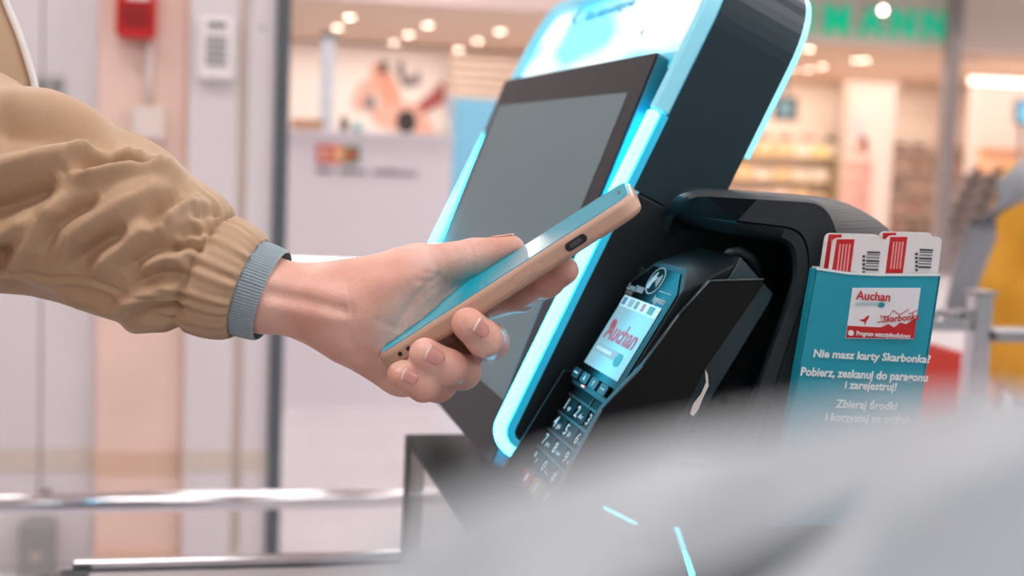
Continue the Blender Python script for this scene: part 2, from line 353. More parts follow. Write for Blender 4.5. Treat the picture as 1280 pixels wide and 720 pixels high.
box('board', (a[0], 8.2, .12), (b[0] + .1, 8.25, a[2]), mat('board_blue', (140, 212, 242), .5), r); box('foot', (a[0] + .05, 8.05, 0), (a[0] + .12, 8.4, .12), dgrey, r); box('foot', (b[0] - .05, 8.05, 0), (b[0] + .02, 8.4, .12), dgrey, r)
box('frame_edge', (a[0] - .04, 8.19, .12), (a[0], 8.26, a[2] + .01), mat('board_frame', (200, 206, 214), .5), r)

# ------------------------------------------------------------------ shoe shop, far right
tag(box('trim_3', (5.2, 16.0, 2.66), (18, 16.12, 3.4), mat('fascia_beige', (246, 226, 214), .7)), kind='structure')
tag(box('trim_4', (-8, 14.15, 3.12), (18, 14.3, 3.4), mat('fascia_white', (226, 216, 212), .6)), kind='structure')
r = root('shop_sign', (7, 15.95, 2.75), 'green illuminated DEICHMANN letters above the shoe shop entrance', 'sign')
gm = mat('sign_green', (0, 170, 132), .4, emit=.8, ecol=(0, 168, 130))
for ch, x in zip('DEICHMANN', (5.25, 5.67, 6.0, 6.36, 6.77, 7.22, 7.66, 8.06, 8.47)):
    text('letter', ch, .47, (x, 15.93, 2.775), (1, 0, 0), (0, 0, 1), gm, r, 'CENTER', bold=.012, ext=.03, sx=.9)
box('rail', (5.1, 15.96, 2.9), (8.7, 16.0, 2.94), hallc, r)
for px, py in ((998, 4), (1103, 13)):
    p = onY(px, py, 15.4)
    r = root('sign_spotlight', (p[0], 15.9, p[2]), 'glowing spotlight in front of the %s of the green sign' % ('first visible letter' if px < 1050 else 'middle letters'), 'spotlight')
    tube('arm', [(p[0], 15.98, p[2] + .1), (p[0], 15.4, p[2] + .05)], .012, steel, r); disc('lens', (p[0], 15.38, p[2]), .035, (1, 0, 0), (0, 0, 1), lampm, r, n=16); tube('head', [(p[0], 15.4, p[2]), (p[0], 15.5, p[2])], .05, white, r)
a = onY(1160, 280, 15.7); b = onY(1178, 0, 15.7)
tag(box('trim_5', (8.5, 15.6, 0), (8.66, 15.75, 3.4), mat('mullion_grey', (170, 160, 158), .4, .3)), kind='structure')
def shelf_unit(name, label, x0, x1, Yf, zs, back, shelfc, cat='shelf unit'):
    r = root(name, ((x0 + x1) / 2, Yf + .2, 0), label, cat)
    box('back_panel', (x0, Yf + .36, 0), (x1, Yf + .4, zs[-1] + .5), back, r)
    for x in (x0, x1 - .03): box('side_panel', (x, Yf, 0), (x + .03, Yf + .36, zs[-1] + .02), shelfc, r)
    for z in zs: box('shelf', (x0 + .03, Yf, z - .03), (x1 - .03, Yf + .36, z), shelfc, r)
    return r
ZS = [.15, .55, .95, 1.35]
shelf_unit('box_shelf', 'wall shelf unit full of yellow and cream shoe boxes left of the white pillar', 7.9, 10.5, 22.75, ZS, cream, mat('shelf_olive', (206, 184, 146), .6))
shelf_unit('shoe_shelf', 'wall shelf unit of single shoes right of the white pillar', 11.25, 13.0, 22.75, [.15, .5, .85, 1.2, 1.55], cream, mat('shelf_brown', (222, 198, 182), .6))
shelf_unit('shoe_shelf', 'narrow shoe shelf unit right of the grey shopfront post', 13.05, 13.75, 22.2, [.15, .5, .85, 1.2, 1.55], cream, mat('shelf_brown', (222, 198, 182), .6))
def shoebox(x, z, c, lab, grp):
    r = box('shoe_box', (x, 22.8, z), (x + .30, 23.08, z + .13 + .12 * rng.random()), mat('shoebox_%d%d%d' % c, c, .6)); tag(r, lab, 'shoe box', grp)
cols = [((246, 226, 160), 'yellow'), ((244, 226, 206), 'cream'), ((238, 200, 150), 'light orange'), ((242, 210, 192), 'peach')]
ORD = ['first', 'second', 'third', 'fourth', 'fifth', 'sixth', 'seventh', 'eighth']
names = ['lowest', 'second lowest', 'third', 'top']
for k, z in enumerate(ZS):
    for i in range(7):
        c, nm = cols[int(rng.integers(4))]; shoebox(8.0 + .34 * i, z, c, '%s shoe box, %s along the %s shelf beside the white pillar' % (nm, ORD[i], names[k]), 'shoe boxes on the wall shelves')
# a shoe: outline lofted over the last
def shoe_mesh():
    st = [(-.13, .036, .085, .02), (-.10, .038, .10, 0), (-.04, .036, .085, 0), (.02, .042, .06, 0), (.08, .046, .05, 0), (.12, .038, .035, .005), (.14, .02, .02, .012)]
    V = []; Fc = []
    for x, wy, h, b in st:
        V += [(x, -wy, b), (x, -wy, h * .5), (x, -wy * .55, h), (x, wy * .55, h), (x, wy, h * .5), (x, wy, b)]
    for i in range(len(st) - 1):
        for j in range(6): Fc.append((i * 6 + j, i * 6 + (j + 1) % 6, i * 6 + 6 + (j + 1) % 6, i * 6 + 6 + j))
    Fc += [tuple(range(6)), tuple(range(36, 42))]
    return V, Fc
SV, SF = shoe_mesh(); protos = {}
def shoe(x, y, z, rz, c, nm, lab, grp):
    if nm not in protos:
        o = mobj('shoe', SV, SF, mat('shoe_' + nm, c, .5), None, smooth=True); protos[nm] = o
    else:
        o = protos[nm].copy(); COL.objects.link(o)
    o.location = (x, y, z); o.rotation_euler = (0, 0, rz); tag(o, lab, 'shoe', grp)
SC = [((70, 56, 54), 'dark brown'), ((150, 96, 70), 'tan'), ((214, 178, 160), 'nude'), ((196, 120, 110), 'dusty red')]
ln = ['lowest', 'second lowest', 'middle', 'second highest', 'highest']
for (x0, x1, y, un_) in ((11.4, 12.95, 22.95, 'right of white pillar'), (13.2, 13.7, 22.38, 'narrow unit by shopfront post')):
    for k, z in enumerate([.15, .5, .85, 1.2, 1.55]):
        x = x0; q_ = 0
        while x < x1 - .1:
            c, nm = SC[int(rng.integers(4))]; shoe(x, y, z, .25 * rng.standard_normal(), c, nm, '%s shoe, %s along the %s shelf, %s' % (nm, ORD[q_], ln[k], un_), 'shoes on the wall shelves'); x += .34; q_ += 1
for i, px in enumerate((985, 1012, 1020, 1032)):
    x = 9.25 + .4 * i; c, nm = SC[(1, 1, 3, 0)[i]]; 
    shoe(x, 22.95, 1.35 + .25, .2, c, nm, '%s display shoe on top of the shoe boxes, %s from the left' % (nm, ('first', 'second', 'third', 'fourth')[i]), None)
    tag(box('display_stand', (x - .1, 22.9, 1.35), (x + .1, 23.0, 1.6), cream), 'small cream display block under the %s display shoe from the left' % ('first', 'second', 'third', 'fourth')[i], 'display stand')
r = root('shop_pillar', (10.9, 22.4, 0), 'broad white pillar in the middle of the shoe shop', 'pillar')
box('shaft', (10.45, 22.2, 0), (11.2, 22.6, 2.56), mat('pillar_white', (228, 210, 200), .6), r, bevel=.01); box('capital', (10.42, 22.17, 2.56), (11.23, 22.63, 2.66), cream, r)
box('mirror_strip', (10.5, 22.18, .9), (10.62, 22.2, 2.0), mat('mirror_grey', (190, 196, 204), .3), r)
a = onY(968, 150, 20); b = onY(998, 122, 20)
r = root('hanging_monitor', ((a[0] + b[0]) / 2, 20, a[2]), 'small dark monitor hanging from the shoe shop ceiling', 'monitor')
box('case', (a[0], 20, a[2]), (b[0], 20.08, b[2]), mat('tv_dark', (70, 66, 70), .4), r, bevel=.01); box('screen', (a[0] + .05, 19.99, a[2] + .05), (b[0] - .09, 20, b[2] - .05), mat('tv_screen', (110, 140, 150), .3, emit=.3), r); tube('hanger', [((a[0] + b[0]) / 2, 20.04, b[2]), ((a[0] + b[0]) / 2, 20.04, 2.66)], .02, dgrey, r)
# right part: white lit wall, light box, tube lamp, stepped rack
a = onY(1190, 75, 17); b = onY(1240, 38, 17)
r = root('hanging_lightbox', (a[0], 17, a[2]), 'pale hanging box sign under the ceiling right of the shopfront post', 'box sign')
box('case', (a[0], 17, a[2]), (b[0], 17.3, min(b[2], 2.62)), pinkwhite, r, bevel=.01)
for x in (a[0] + .08, b[0] - .08): tube('hanger', [(x, 17.15, a[2] + .1), (x, 17.15, 2.66)], .01, steel, r)
a = onY(1213, 101, 18); b = onY(1300, 108, 18)
r = root('tube_lamp', (a[0], 18, a[2]), 'long bright tube lamp hanging at the right edge', 'lamp')
tube('tube', [(a[0], 18, a[2]), (b[0] + .6, 18, a[2])], .05, mat('tube_glow', (255, 240, 230), .5, emit=2.0), r); tube('hanger', [(a[0] + .5, 18, a[2]), (a[0] + .5, 18, 2.66)], .012, steel, r); tube('hanger', [(b[0], 18, a[2]), (b[0], 18, 2.66)], .012, steel, r)
a = onY(1203, 300, 21); b = onY(1300, 112, 21)
tag(box('wall_white_bay', (a[0], 21, 0), (b[0] + 2, 21.1, b[2]), mat('bay_white', (226, 208, 198), .6)), kind='structure')
a = onY(1228, 215, 20.8); b = onY(1275, 190, 20.8)
r = root('wall_niche', (a[0], 20.9, a[2]), 'peach lit niche shelf on the white bay wall', 'niche')
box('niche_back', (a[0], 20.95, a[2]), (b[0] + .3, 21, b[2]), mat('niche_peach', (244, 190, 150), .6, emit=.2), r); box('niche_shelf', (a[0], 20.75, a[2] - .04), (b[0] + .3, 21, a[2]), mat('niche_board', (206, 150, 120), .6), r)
box('niche_top', (a[0], 20.75, b[2]), (b[0] + .3, 21, b[2] + .04), mat('niche_board', (206, 150, 120), .6), r)
r = root('stepped_rack', (10, 17, 0), 'sloping stepped rack of dark shoes in front of the white bay wall', 'rack')
rk = mat('rack_grey', (190, 176, 170), .5)
for k in range(6):
    a = onY(1238 - 7 * k, 217 + 16 * k, 17 - .25 * k); box('step', (a[0] - .35, 16.9 - .25 * k, a[2] - .03), (a[0] + .25, 17.15 - .25 * k, a[2]), rk, r)
    box('riser', (a[0] - .33, 17.1 - .25 * k, 0), (a[0] + .23, 17.14 - .25 * k, a[2] - .03), rk, r)
    for i in (0, 1):
        shoe(a[0] - .2 + .3 * i, 17.02 - .25 * k, a[2], 1.3 + .2 * i, (58, 52, 54), 'black', 'black shoe, %s one on the %s step of the sloping rack' % (('left', 'right')[i], ['top', 'second', 'third', 'fourth', 'fifth', 'lowest'][k]), 'black shoes on the sloping rack')
a = onY(1270, 155, 12); b = onY(1290, 125, 12)
r = root('price_checker', (a[0], 12, 0), 'small blue-lit screen on a pole at the right edge', 'screen')
box('case', (a[0], 12, a[2]), (b[0], 12.05, b[2]), mat('tv_dark', (70, 66, 70), .4), r, bevel=.006); box('screen', (a[0] + .012, 11.995, a[2] + .02), (b[0] - .012, 12, b[2] - .02), mat('checker_screen', (130, 200, 230), .4, emit=.5), r); tube('pole', [((a[0] + b[0]) / 2, 12.03, 0), ((a[0] + b[0]) / 2, 12.03, a[2])], .02, steel, r); box('foot', (a[0] - .1, 11.9, 0), (b[0] + .1, 12.2, .02), dgrey, r)

# ------------------------------------------------------------------ chrome barriers
r = root('chrome_barrier', (.1, 2, 0), 'two-rail chrome barrier running behind the arm and the kiosk', 'barrier')
tube('rail', [(-1.5, 2.0, .79), (.62, 2.0, .80)], .0135, chrome, r, n=20); tube('rail', [(-1.5, 2.0, 1.128), (.62, 2.0, 1.128)], .011, chrome, r, n=20)
for x in (-1.4, .6):
    tube('post', [(x, 2.0, 0), (x, 2.0, 1.14 if x < 1 else .815)], .02, chrome, r, n=16); tube('base_plate', [(x, 2, 0), (x, 2, .008)], .06, steel, r, n=20)
r = root('chrome_barrier', (.94, 1.6, 0), 'chrome square-post barrier with flat rail right of the leaflet pocket', 'barrier')
box('post', (.925, 1.59, 0), (.949, 1.614, 1.142), chrome, r, bevel=.002); box('rail', (.45, 1.595, 1.096), (.925, 1.609, 1.113), chrome, r, bevel=.002); box('flat_rail', (.949, 1.58, 1.086), (1.9, 1.625, 1.1), steel, r, bevel=.002)
box('post_cap', (.922, 1.587, 1.142), (.952, 1.617, 1.147), steel, r); box('post', (1.87, 1.59, 0), (1.89, 1.61, 1.086), chrome, r); box('foot', (.86, 1.55, 0), (1.02, 1.65, .01), steel, r); box('foot', (.46, 1.55, 0), (.5, 1.65, .01), steel, r); box('post', (.47, 1.59, 0), (.49, 1.61, 1.096), chrome, r)
for x in (.86, .89, .908): box('clamp', (x, 1.585, 1.113), (x + .012, 1.619, 1.122), steel, r)
a = onY(1160, 478, 1.9); b = onY(1203, 440, 1.9)
r = root('shopping_basket', (a[0], 1.9, a[2]), 'red plastic shopping basket beyond the leaflet pocket', 'basket')
rb = mat('basket_red', (206, 60, 48), .4)
z0 = a[2] - .17
box('basket_wall', (a[0] - .26, 1.9, z0), (b[0], 1.905, b[2]), rb, r); box('basket_wall', (a[0] - .26, 2.2, z0), (b[0], 2.205, b[2]), rb, r); box('basket_wall', (b[0] - .005, 1.905, z0), (b[0], 2.2, b[2]), rb, r); box('basket_wall', (a[0] - .26, 1.905, z0), (a[0] - .255, 2.2, b[2]), rb, r); box('basket_floor', (a[0] - .26, 1.9, z0 - .005), (b[0], 2.2, z0), rb, r)
tube('handle', [(a[0] - .2, 1.91, b[2]), (a[0] - .12, 1.95, b[2] + .02), (b[0] - .06, 1.91, b[2])], .005, mat('basket_handle', (60, 60, 64), .4), r)
r = root('basket_stand', (a[0], 2.05, 0), 'white stand carrying the red shopping basket', 'stand')
box('top', (a[0] - .3, 1.88, z0 - .03), (b[0] + .04, 2.24, z0 - .006), white, r); 
for x in (a[0] - .28, b[0]): box('leg', (x, 1.9, 0), (x + .03, 2.22, z0 - .03), white, r)

# ------------------------------------------------------------------ checkout counter
dark = mat('kiosk_black', (22, 33, 39), .42, noise=.08, nscale=60)
dark2 = mat('kiosk_satin', (20, 27, 31), .5, spec=.2)
black = mat('gloss_black', (14, 17, 19), .12, coat=.3)
r = root('packing_counter', (.3, .8, .9), 'grey metal packing counter plate with raised lip below the hand', 'counter')
cg = mat('counter_grey', (176, 168, 170), .35, .2)
prism('plate', rrect(-.135, 1.0, .42, 1.215, .05), .915, .940, XYp, mat('counter_dark', (96, 98, 102), .4), r, bevel=.003)
box('inlay', (-.085, .47, .9405), (.95, 1.19, .9425), cg, r)
box('far_lip', (-.10, 1.197, .940), (.98, 1.212, .950), chrome, r, bevel=.003)
box('corner_recess', (-.107, 1.12, .9405), (-.085, 1.195, .9435), dark, r)
box('pedestal', (.2, .6, 0), (.85, 1.1, .915), mat('pedestal_grey', (120, 122, 126), .5), r)

# ------------------------------------------------------------------ self-checkout kiosk
s_ = np.array([.416, 0, .9094]); n_ = np.array([-.9094, 0, .416]); O_ = np.array([.1734, 0, 1.1189])
def K(u, v, y): q = O_ + u * s_ + v * n_; return np.array([q[0], y, q[2]])
YN, YF = .84, 1.345
kiosk = root('self_checkout_kiosk', (.4, 1.08, .945), 'black tilted self-checkout kiosk with glowing cyan edge strips and lit header', 'kiosk')
led_hot = mat('led_hot', (150, 236, 255), .4, emit=LED, ecol=(48, 214, 255))
led_soft = mat('led_soft', (150, 210, 225), .35, emit=.32, ecol=(96, 214, 246))
led_side = mat('led_side', (60, 190, 225), .35, emit=.38, ecol=(20, 190, 235))
led_back = mat('led_back', (150, 220, 235), .35, emit=.8, ecol=(140, 220, 240))
def ring_path(off, u0, u1=None, R=.055, top=.345):
    P = [(YN + off, u0)]
    for i in range(13):
        t = math.pi - i * math.pi / 24; P.append((YN + R + (R - off) * math.cos(t), top - R + (R - off) * math.sin(t)))
    for i in range(13):
        t = math.pi / 2 - i * math.pi / 24; P.append((YF - R + (R - off) * math.cos(t), top - R + (R - off) * math.sin(t)))
    P.append((YF - off, u0)); return P
def ring(name, o0, o1, v0, v1, u0, m, parent, bevel=0):
    A, B = ring_path(o0, u0), ring_path(o1, u0); n = len(A); V = []
    for (y, u), (y2, u2) in zip(A, B): V += [K(u, v0, y), K(u, v1, y), K(u2, v1, y2), K(u2, v0, y2)]
    Fc = [(i * 4 + j, i * 4 + (j + 1) % 4, i * 4 + 4 + (j + 1) % 4, i * 4 + 4 + j) for i in range(n - 1) for j in range(4)] + [(0, 1, 2, 3), (4 * n - 4, 4 * n - 3, 4 * n - 2, 4 * n - 1)]
    o = mobj(name, V, Fc, m, parent, bevel=bevel); return o
shell = ring('upper_shell', 0, .010, -.0625, -.008, .1785, mat('shell_teal_black', (32, 55, 65), .4, noise=.04, nscale=40, spec=.35), kiosk)
ring('frosted_light_rim', .0005, .0095, -.008, .0035, .2275, led_soft, kiosk, bevel=.002)
ring('back_light_rim', 0, .006, -.0665, -.0625, .2275, led_back, kiosk)
# side panels below the seam, light strips with the curl at the bottom
arc = lambda cu, cv, R, a0, a1, n=8: [(cu + R * math.cos(math.radians(a0 + (a1 - a0) * i / n)), cv + R * math.sin(math.radians(a0 + (a1 - a0) * i / n))) for i in range(n + 1)]
for y0, y1, sd in ((YN, YN + .010, 'near'), (YF - .010, YF, 'far')):
    prism('lower_side_panel', [(.1772, -.008)] + arc(.017, -.014, .006, 90, 180) + [(.011, -.0625), (.1772, -.0625)], y0, y1, K, dark, kiosk, bevel=.0008)
    prism('light_strip', [(.227, .0035)] + arc(.017, -.014, .0175, 90, 190) + arc(.017, -.014, .0110, 190, 90) + [(.227, -.003)], y0 + .0005, y1 - .0005, K, led_hot, kiosk, bevel=.0015)
    prism('light_strip_side', [(.227, -.003)] + arc(.017, -.014, .0110, 90, 190) + arc(.017, -.014, .006, 190, 90) + [(.227, -.008)], y0, y1, K, led_side, kiosk)
prism('back_cover', [(-.0, -.05), (.262, -.05), (.262, -.046), (-.0, -.046)], YN + .01, YF - .01, K, dark, kiosk)
prism('seam_light', [(.1768, -.012), (.1784, -.012), (.1784, -.0085), (.1768, -.0085)], YN - .0003, YN + .002, K, led_soft, kiosk)
prism('bottom_cover', [(.003, -.016), (.011, -.016), (.011, -.0625), (.003, -.0625)], YN + .01, YF - .01, K, dark, kiosk)
# lit header panel
hm = bpy.data.materials.new('header_lightbox'); hm.use_nodes = True; nt = hm.node_tree; bs = nt.nodes['Principled BSDF']
tc = nt.nodes.new('ShaderNodeTexCoord'); mp = nt.nodes.new('ShaderNodeMapping'); mp.inputs['Scale'].default_value = (6, 4.5, 20); nz = nt.nodes.new('ShaderNodeTexNoise'); nz.inputs['Scale'].default_value = 1; nz.inputs['Detail'].default_value = 1
rp = nt.nodes.new('ShaderNodeValToRGB'); e = rp.color_ramp.elements; e[0].position = .44; e[0].color = (*lin((88, 216, 246)), 1); e[1].position = .56; e[1].color = (*lin((232, 252, 255)), 1)
for a, b in ((tc.outputs['Object'], mp.inputs[0]), (mp.outputs[0], nz.inputs['Vector']), (nz.outputs['Fac'], rp.inputs['Fac']), (rp.outputs[0], bs.inputs['Emission Color']), (rp.outputs[0], bs.inputs['Base Color'])): nt.links.new(a, b)
bs.inputs['Emission Strength'].default_value = .85; bs.inputs['Roughness'].default_value = .15
HP = [(y, u) for y, u in ring_path(.0105, .272)]
hdr = prism('header_panel', HP, -.05, -.004, lambda y, u, v: K(u, v, y), hm, kiosk)
ht = mat('header_print', (20, 120, 140), .5)
A_, B_ = np.array([0, -1.0, 0]), s_
prism('arrow_mark', [(1.236, .3265), (1.222, .3335), (1.214, .3335), (1.227, .3265), (1.214, .3195), (1.222, .3195)], -.004, -.0036, lambda y, u, v: K(u, v, y), ht, hdr)
text('header_text', 'Kasa samoobsługowa', .0135, K(.3195, -.0037, 1.186), A_, B_, mat('header_print_pale', (60, 176, 204), .5), hdr, bold=.0002, sx=1.25)
disc('header_sensor', K(.2928, -.0036, .980), .0022, A_, B_, ht, hdr)
# touch monitor
def KM(u, w, y): return K(u, -.0083 + .0735 * u + w, y)     # w: distance in front of the monitor glass
mon = prism('monitor', rrect(.860, 1.322, -.012, .2625, .004), -.0065, 0, lambda y, u, w: KM(u, w, y), mat('monitor_bezel', (24, 33, 39), .35, spec=.1), kiosk, bevel=.001)
prism('monitor_back', rrect(.864, 1.318, -.008, .2585, .004), -.019, -.0095, lambda y, u, w: KM(u, w, y), mat('monitor_back_cyan_lit', (30, 90, 104), .3), kiosk, bevel=.001)  # teal base colour paints in cyan light from the strips
prism('monitor_edge', rrect(.8596, 1.3224, -.0124, .2629, .0044), -.0095, -.0012, lambda y, u, w: KM(u, w, y), mat('monitor_edge_cyan_lit', (24, 110, 128), .25), mon, bevel=.0008)  # edge colour carries the strips' cyan light
prism('monitor_mount', rrect(.98, 1.2, .05, .2, .01), -.04, -.018, lambda y, u, w: KM(u, w, y), dark, kiosk)
prism('display', rrect(.889, 1.300, .0255, .2365, .001), 0, .0003, lambda y, u, w: KM(u, w, y), mat('display_glass', (92, 122, 128), .34, spec=.22), mon)
# base box under the screen: dark lid, acrylic sides
bz = 1.054
box('base_lid', (.1715, .56, bz - .006), (.62, 1.2, bz), dark2, kiosk, bevel=.002)
acr = bpy.data.materials.new('clear_acrylic'); acr.use_nodes = True; nt = acr.node_tree; b_ = nt.nodes['Principled BSDF']
b_.inputs['Base Color'].default_value = (.9, .94, .95, 1); b_.inputs['Roughness'].default_value = .08; b_.inputs['Alpha'].default_value = .22
box('acrylic_side', (.1725, .57, .952), (.1745, 1.19, bz - .006), acr, kiosk); box('acrylic_side', (.18, 1.188, .952), (.61, 1.190, bz - .006), acr, kiosk)
box('corner_post', (.1715, 1.178, .942), (.186, 1.2, bz - .006), dark, kiosk); box('corner_post', (.1715, .56, .942), (.186, .58, bz - .006), dark, kiosk); box('corner_post', (.6, 1.178, .942), (.62, 1.2, bz - .006), dark, kiosk); box('corner_post', (.6, .56, .942), (.62, .58, bz - .006), dark, kiosk)
box('base_sill', (.1715, .56, .942), (.186, 1.2, .952), steel, kiosk)
box('neck', (.235, .86, bz), (.40, 1.32 - .14, 1.135), dark, kiosk)
box('core', (.36, .7, .942), (.6, 1.15, bz - .006), dark, kiosk)

# housing beside the screen that cradles the card terminal
def resample(P, N):
    P = np.array(P + [P[0]], float); d = np.r_[0, np.cumsum(np.linalg.norm(np.diff(P, axis=0), axis=1))]; t = np.linspace(0, d[-1], N, endpoint=False)
    return np.stack([np.interp(t, d, P[:, i]) for i in range(2)], 1)
def rounded(P, r, n=5):
    out = []; P = [np.array(p, float) for p in P]
    for i, p in enumerate(P):
        a, b = P[i - 1] - p, P[(i + 1) % len(P)] - p; la, lb = np.linalg.norm(a), np.linalg.norm(b); k = min(r, .45 * la, .45 * lb)
        p0, p1 = p + a / la * k, p + b / lb * k
        for j in range(n + 1): t = j / n; out.append(tuple((1 - t) ** 2 * p0 + 2 * t * (1 - t) * p + t * t * p1))
    return out
def pxz(L, Y): return [(lambda q: (q[0], q[2]))(onY(px, py, Y)) for px, py in L]
YH = .735
outer = rounded(pxz([(853, 238), (1036, 249), (1056, 300), (1000, 500), (955, 650), (690, 680), (745, 500), (822, 300)], YH), .022)
opening = rounded(pxz([(856, 282), (992, 303), (998, 345), (950, 480), (905, 620), (735, 640), (775, 500), (838, 310)], YH), .012)
grv = rounded(pxz([(845, 268), (1006, 287), (1014, 345), (966, 490), (922, 640), (715, 660), (760, 500), (830, 305)], YH), .014)
back = rounded(pxz([(838, 232), (1030, 245), (1104, 292), (1062, 480), (1015, 640), (690, 670), (745, 500), (812, 300)], .842), .02)
inner = rounded(pxz([(846, 285), (984, 306), (990, 345), (944, 480), (900, 610), (735, 630), (772, 500), (832, 312)], YH + .098), .012)
N = 96; loops = []
def dens(L): L = np.array(L); return np.stack([L, (L + np.roll(L, -1, 0)) / 2], 1).reshape(-1, 2)
ctr = np.mean(resample(outer, N), 0)
def lay(p, y):      # the cradle is open towards the screen: its left side lies back behind the terminal
    d = np.array([p[0], 0, p[1]]) - O_; u, v = d @ s_, d @ n_
    k = float(np.clip((v + .050) / .016, 0, 1) * np.clip((.178 - u) / .016, 0, 1)); k = k * k * (3 - 2 * k)
    y2 = y + max(0, .8405 - y) * k
    return CAM + (np.array([p[0], y, p[1]]) - CAM) * (y2 / y)
fl = lambda L, y, f=1.0: loops.append(np.array([lay((p - ctr) * f + ctr, y) for p in dens(L)]))
fl(back, .842); fl(back, .815); fl(outer, YH + .012, 1.0); fl(outer, YH + .003, .992); fl(outer, YH, .975); fl(grv, YH, 1.008); fl(grv, YH + .002, 1.0); fl(grv, YH + .0, .99); fl(opening, YH + .001, 1.02); fl(opening, YH + .005, 1.0); fl(inner, YH + .098)
V = np.concatenate(loops); Fc = [(i * N + j, i * N + (j + 1) % N, (i + 1) * N + (j + 1) % N, (i + 1) * N + j) for i in range(len(loops) - 1) for j in range(N)] + [tuple(range((len(loops) - 1) * N, len(loops) * N))]
hs = mobj('terminal_housing', V, Fc, mat('housing_black', (26, 37, 43), .5, noise=.12, nscale=120, bump=.12, bscale=900), kiosk, smooth=True)
md = hs.modifiers.new('es', 'EDGE_SPLIT'); md.split_angle = .9
box('housing_foot', (.25, .742, bz), (.36, .84, 1.13), dark, kiosk)
# bracket and holes inside the recess
br = prism('bracket', pxz([(935, 372), (962, 380), (918, 500), (880, 500)], .80), .795, .80, XZ, mat('bracket_black', (26, 31, 35), .45), kiosk, bevel=.001)
for px, py, rr in ((958, 378, .0035), (916, 458, .003), (905, 500, .003)):
    disc('bolt_hole', onY(px, py, .7945), rr, (1, 0, 0), (0, 0, 1), mat('hole_black', (8, 9, 10), .8), br, n=14)
prism('slot', pxz([(930, 395), (962, 400), (945, 440), (915, 432)], .7945), .7935, .7945, XZ, mat('hole_black', (8, 9, 10), .8), br)
tag(tube('terminal_cable', [onY(905, 325, .80), onY(912, 316, .785), onY(925, 313, .778), onY(938, 321, .776), onY(946, 336, .79), onY(948, 355, .80)], .0028, mat('cable_grey', (84, 96, 102), .35)), 'thin grey cable looping behind the card terminal', 'cable')

# scanner unit low in front (behind the bag)
sc = root('scanner_unit', (.3, .7, bz), 'low black scanner unit with thin cyan streaks imitating strip reflections under the terminal', 'scanner')
box('body', (.235, .575, bz + .0005), (.60, .728, 1.10), dark2, sc, bevel=.006)
tube('reflection_streak', [onY(755, 634, .573), onY(795, 655, .573)], .0007, led_hot, sc, n=8); tube('reflection_streak', [onY(846, 660, .573), onY(866, 720, .573)], .0011, led_hot, sc, n=8)  # thin glowing tubes imitate reflections of the light strips

# ------------------------------------------------------------------ card terminal
td = np.array([.9953, -.0966]); 
def T(t, q, y):      # t: up along the terminal face, q: out of the face
    u = .061 + td[0] * t + -td[1] * q * 1.0; v = -.0222 + td[1] * t + td[0] * q
    return K(u, v, y)
term = root('card_terminal', (.28, .785, 1.12), 'black card payment terminal with lit Auchan screen docked in the kiosk', 'card terminal')
yn, yf = .737, .833
tb = mat('terminal_black', (11, 14, 16), .4, spec=.25); tg = mat('terminal_gloss', (6, 9, 11), .2, spec=.03)
# head: hexagonal glass front, tapered back
front = [(yn + .004, -.004), (yn + .001, .004), (yn + .001, .070), (yn + .016, .083), (yf - .028, .083), (yf - .002, .066), (yf - .002, .002), (yf - .007, -.004)]
backp = [(yn + .004, -.006), (yn, .004), (yn, .098), (yn + .002, .104), (yf - .03, .104), (yf - .012, .084), (yf - .004, .002), (yf - .007, -.006)]
def loft(name, P, Q, q0, q1, m, parent, bevel=.0012):
    n = len(P); V = [T(b, q0, a) for a, b in P] + [T(b, q1, a) for a, b in Q]
    return mobj(name, V, [tuple(range(n)), tuple(range(2 * n - 1, n - 1, -1))] + [(i, (i + 1) % n, n + (i + 1) % n, n + i) for i in range(n)], m, parent, bevel=bevel)
loft('head_rim', front, backp, 0, -.018, mat('terminal_rim', (24, 33, 38), .4, spec=.15), term)
sh = lambda P, k: [((a - .783) * k + .783, (b - .036) * k + .036) for a, b in P]
gl = prism('front_glass', sh(front, .93), 0, .0006, lambda y, t, q: T(t, q, y), tg, term, bevel=.0002)
loft('head_back', backp, sh(backp, .9), -.018, -.048, mat('terminal_top_cyan_lit', (40, 62, 70), .45), term)  # teal colour paints the strips' light onto the black head
SCV = [(887, 351), (950, 349), (956, 355), (926, 398), (884, 458), (852, 520), (800, 620), (690, 665), (672, 655), (702, 604), (752, 512), (803, 458), (848, 394)]
prism('side_cover', pxz(SCV, yn - .005), yn - .005, yn + .002, XZ, tb, term, bevel=.0010)
EDG = [(955, 349), (887, 351), (848, 394), (803, 458), (752, 512), (702, 604), (672, 655)]
for p0, p1 in zip(EDG[:-1], EDG[1:]): tube('side_trim', [onY(*p0, yn - .0052), onY(*p1, yn - .0052)], .0006, mat('terminal_trim', (70, 84, 90), .3), term, n=6)
prism('side_cover', [(-.075, .006), (.0, .006), (.006, -.004), (.004, -.04), (-.075, -.03)], yf - .003, yf, T, tb, term, bevel=.001)
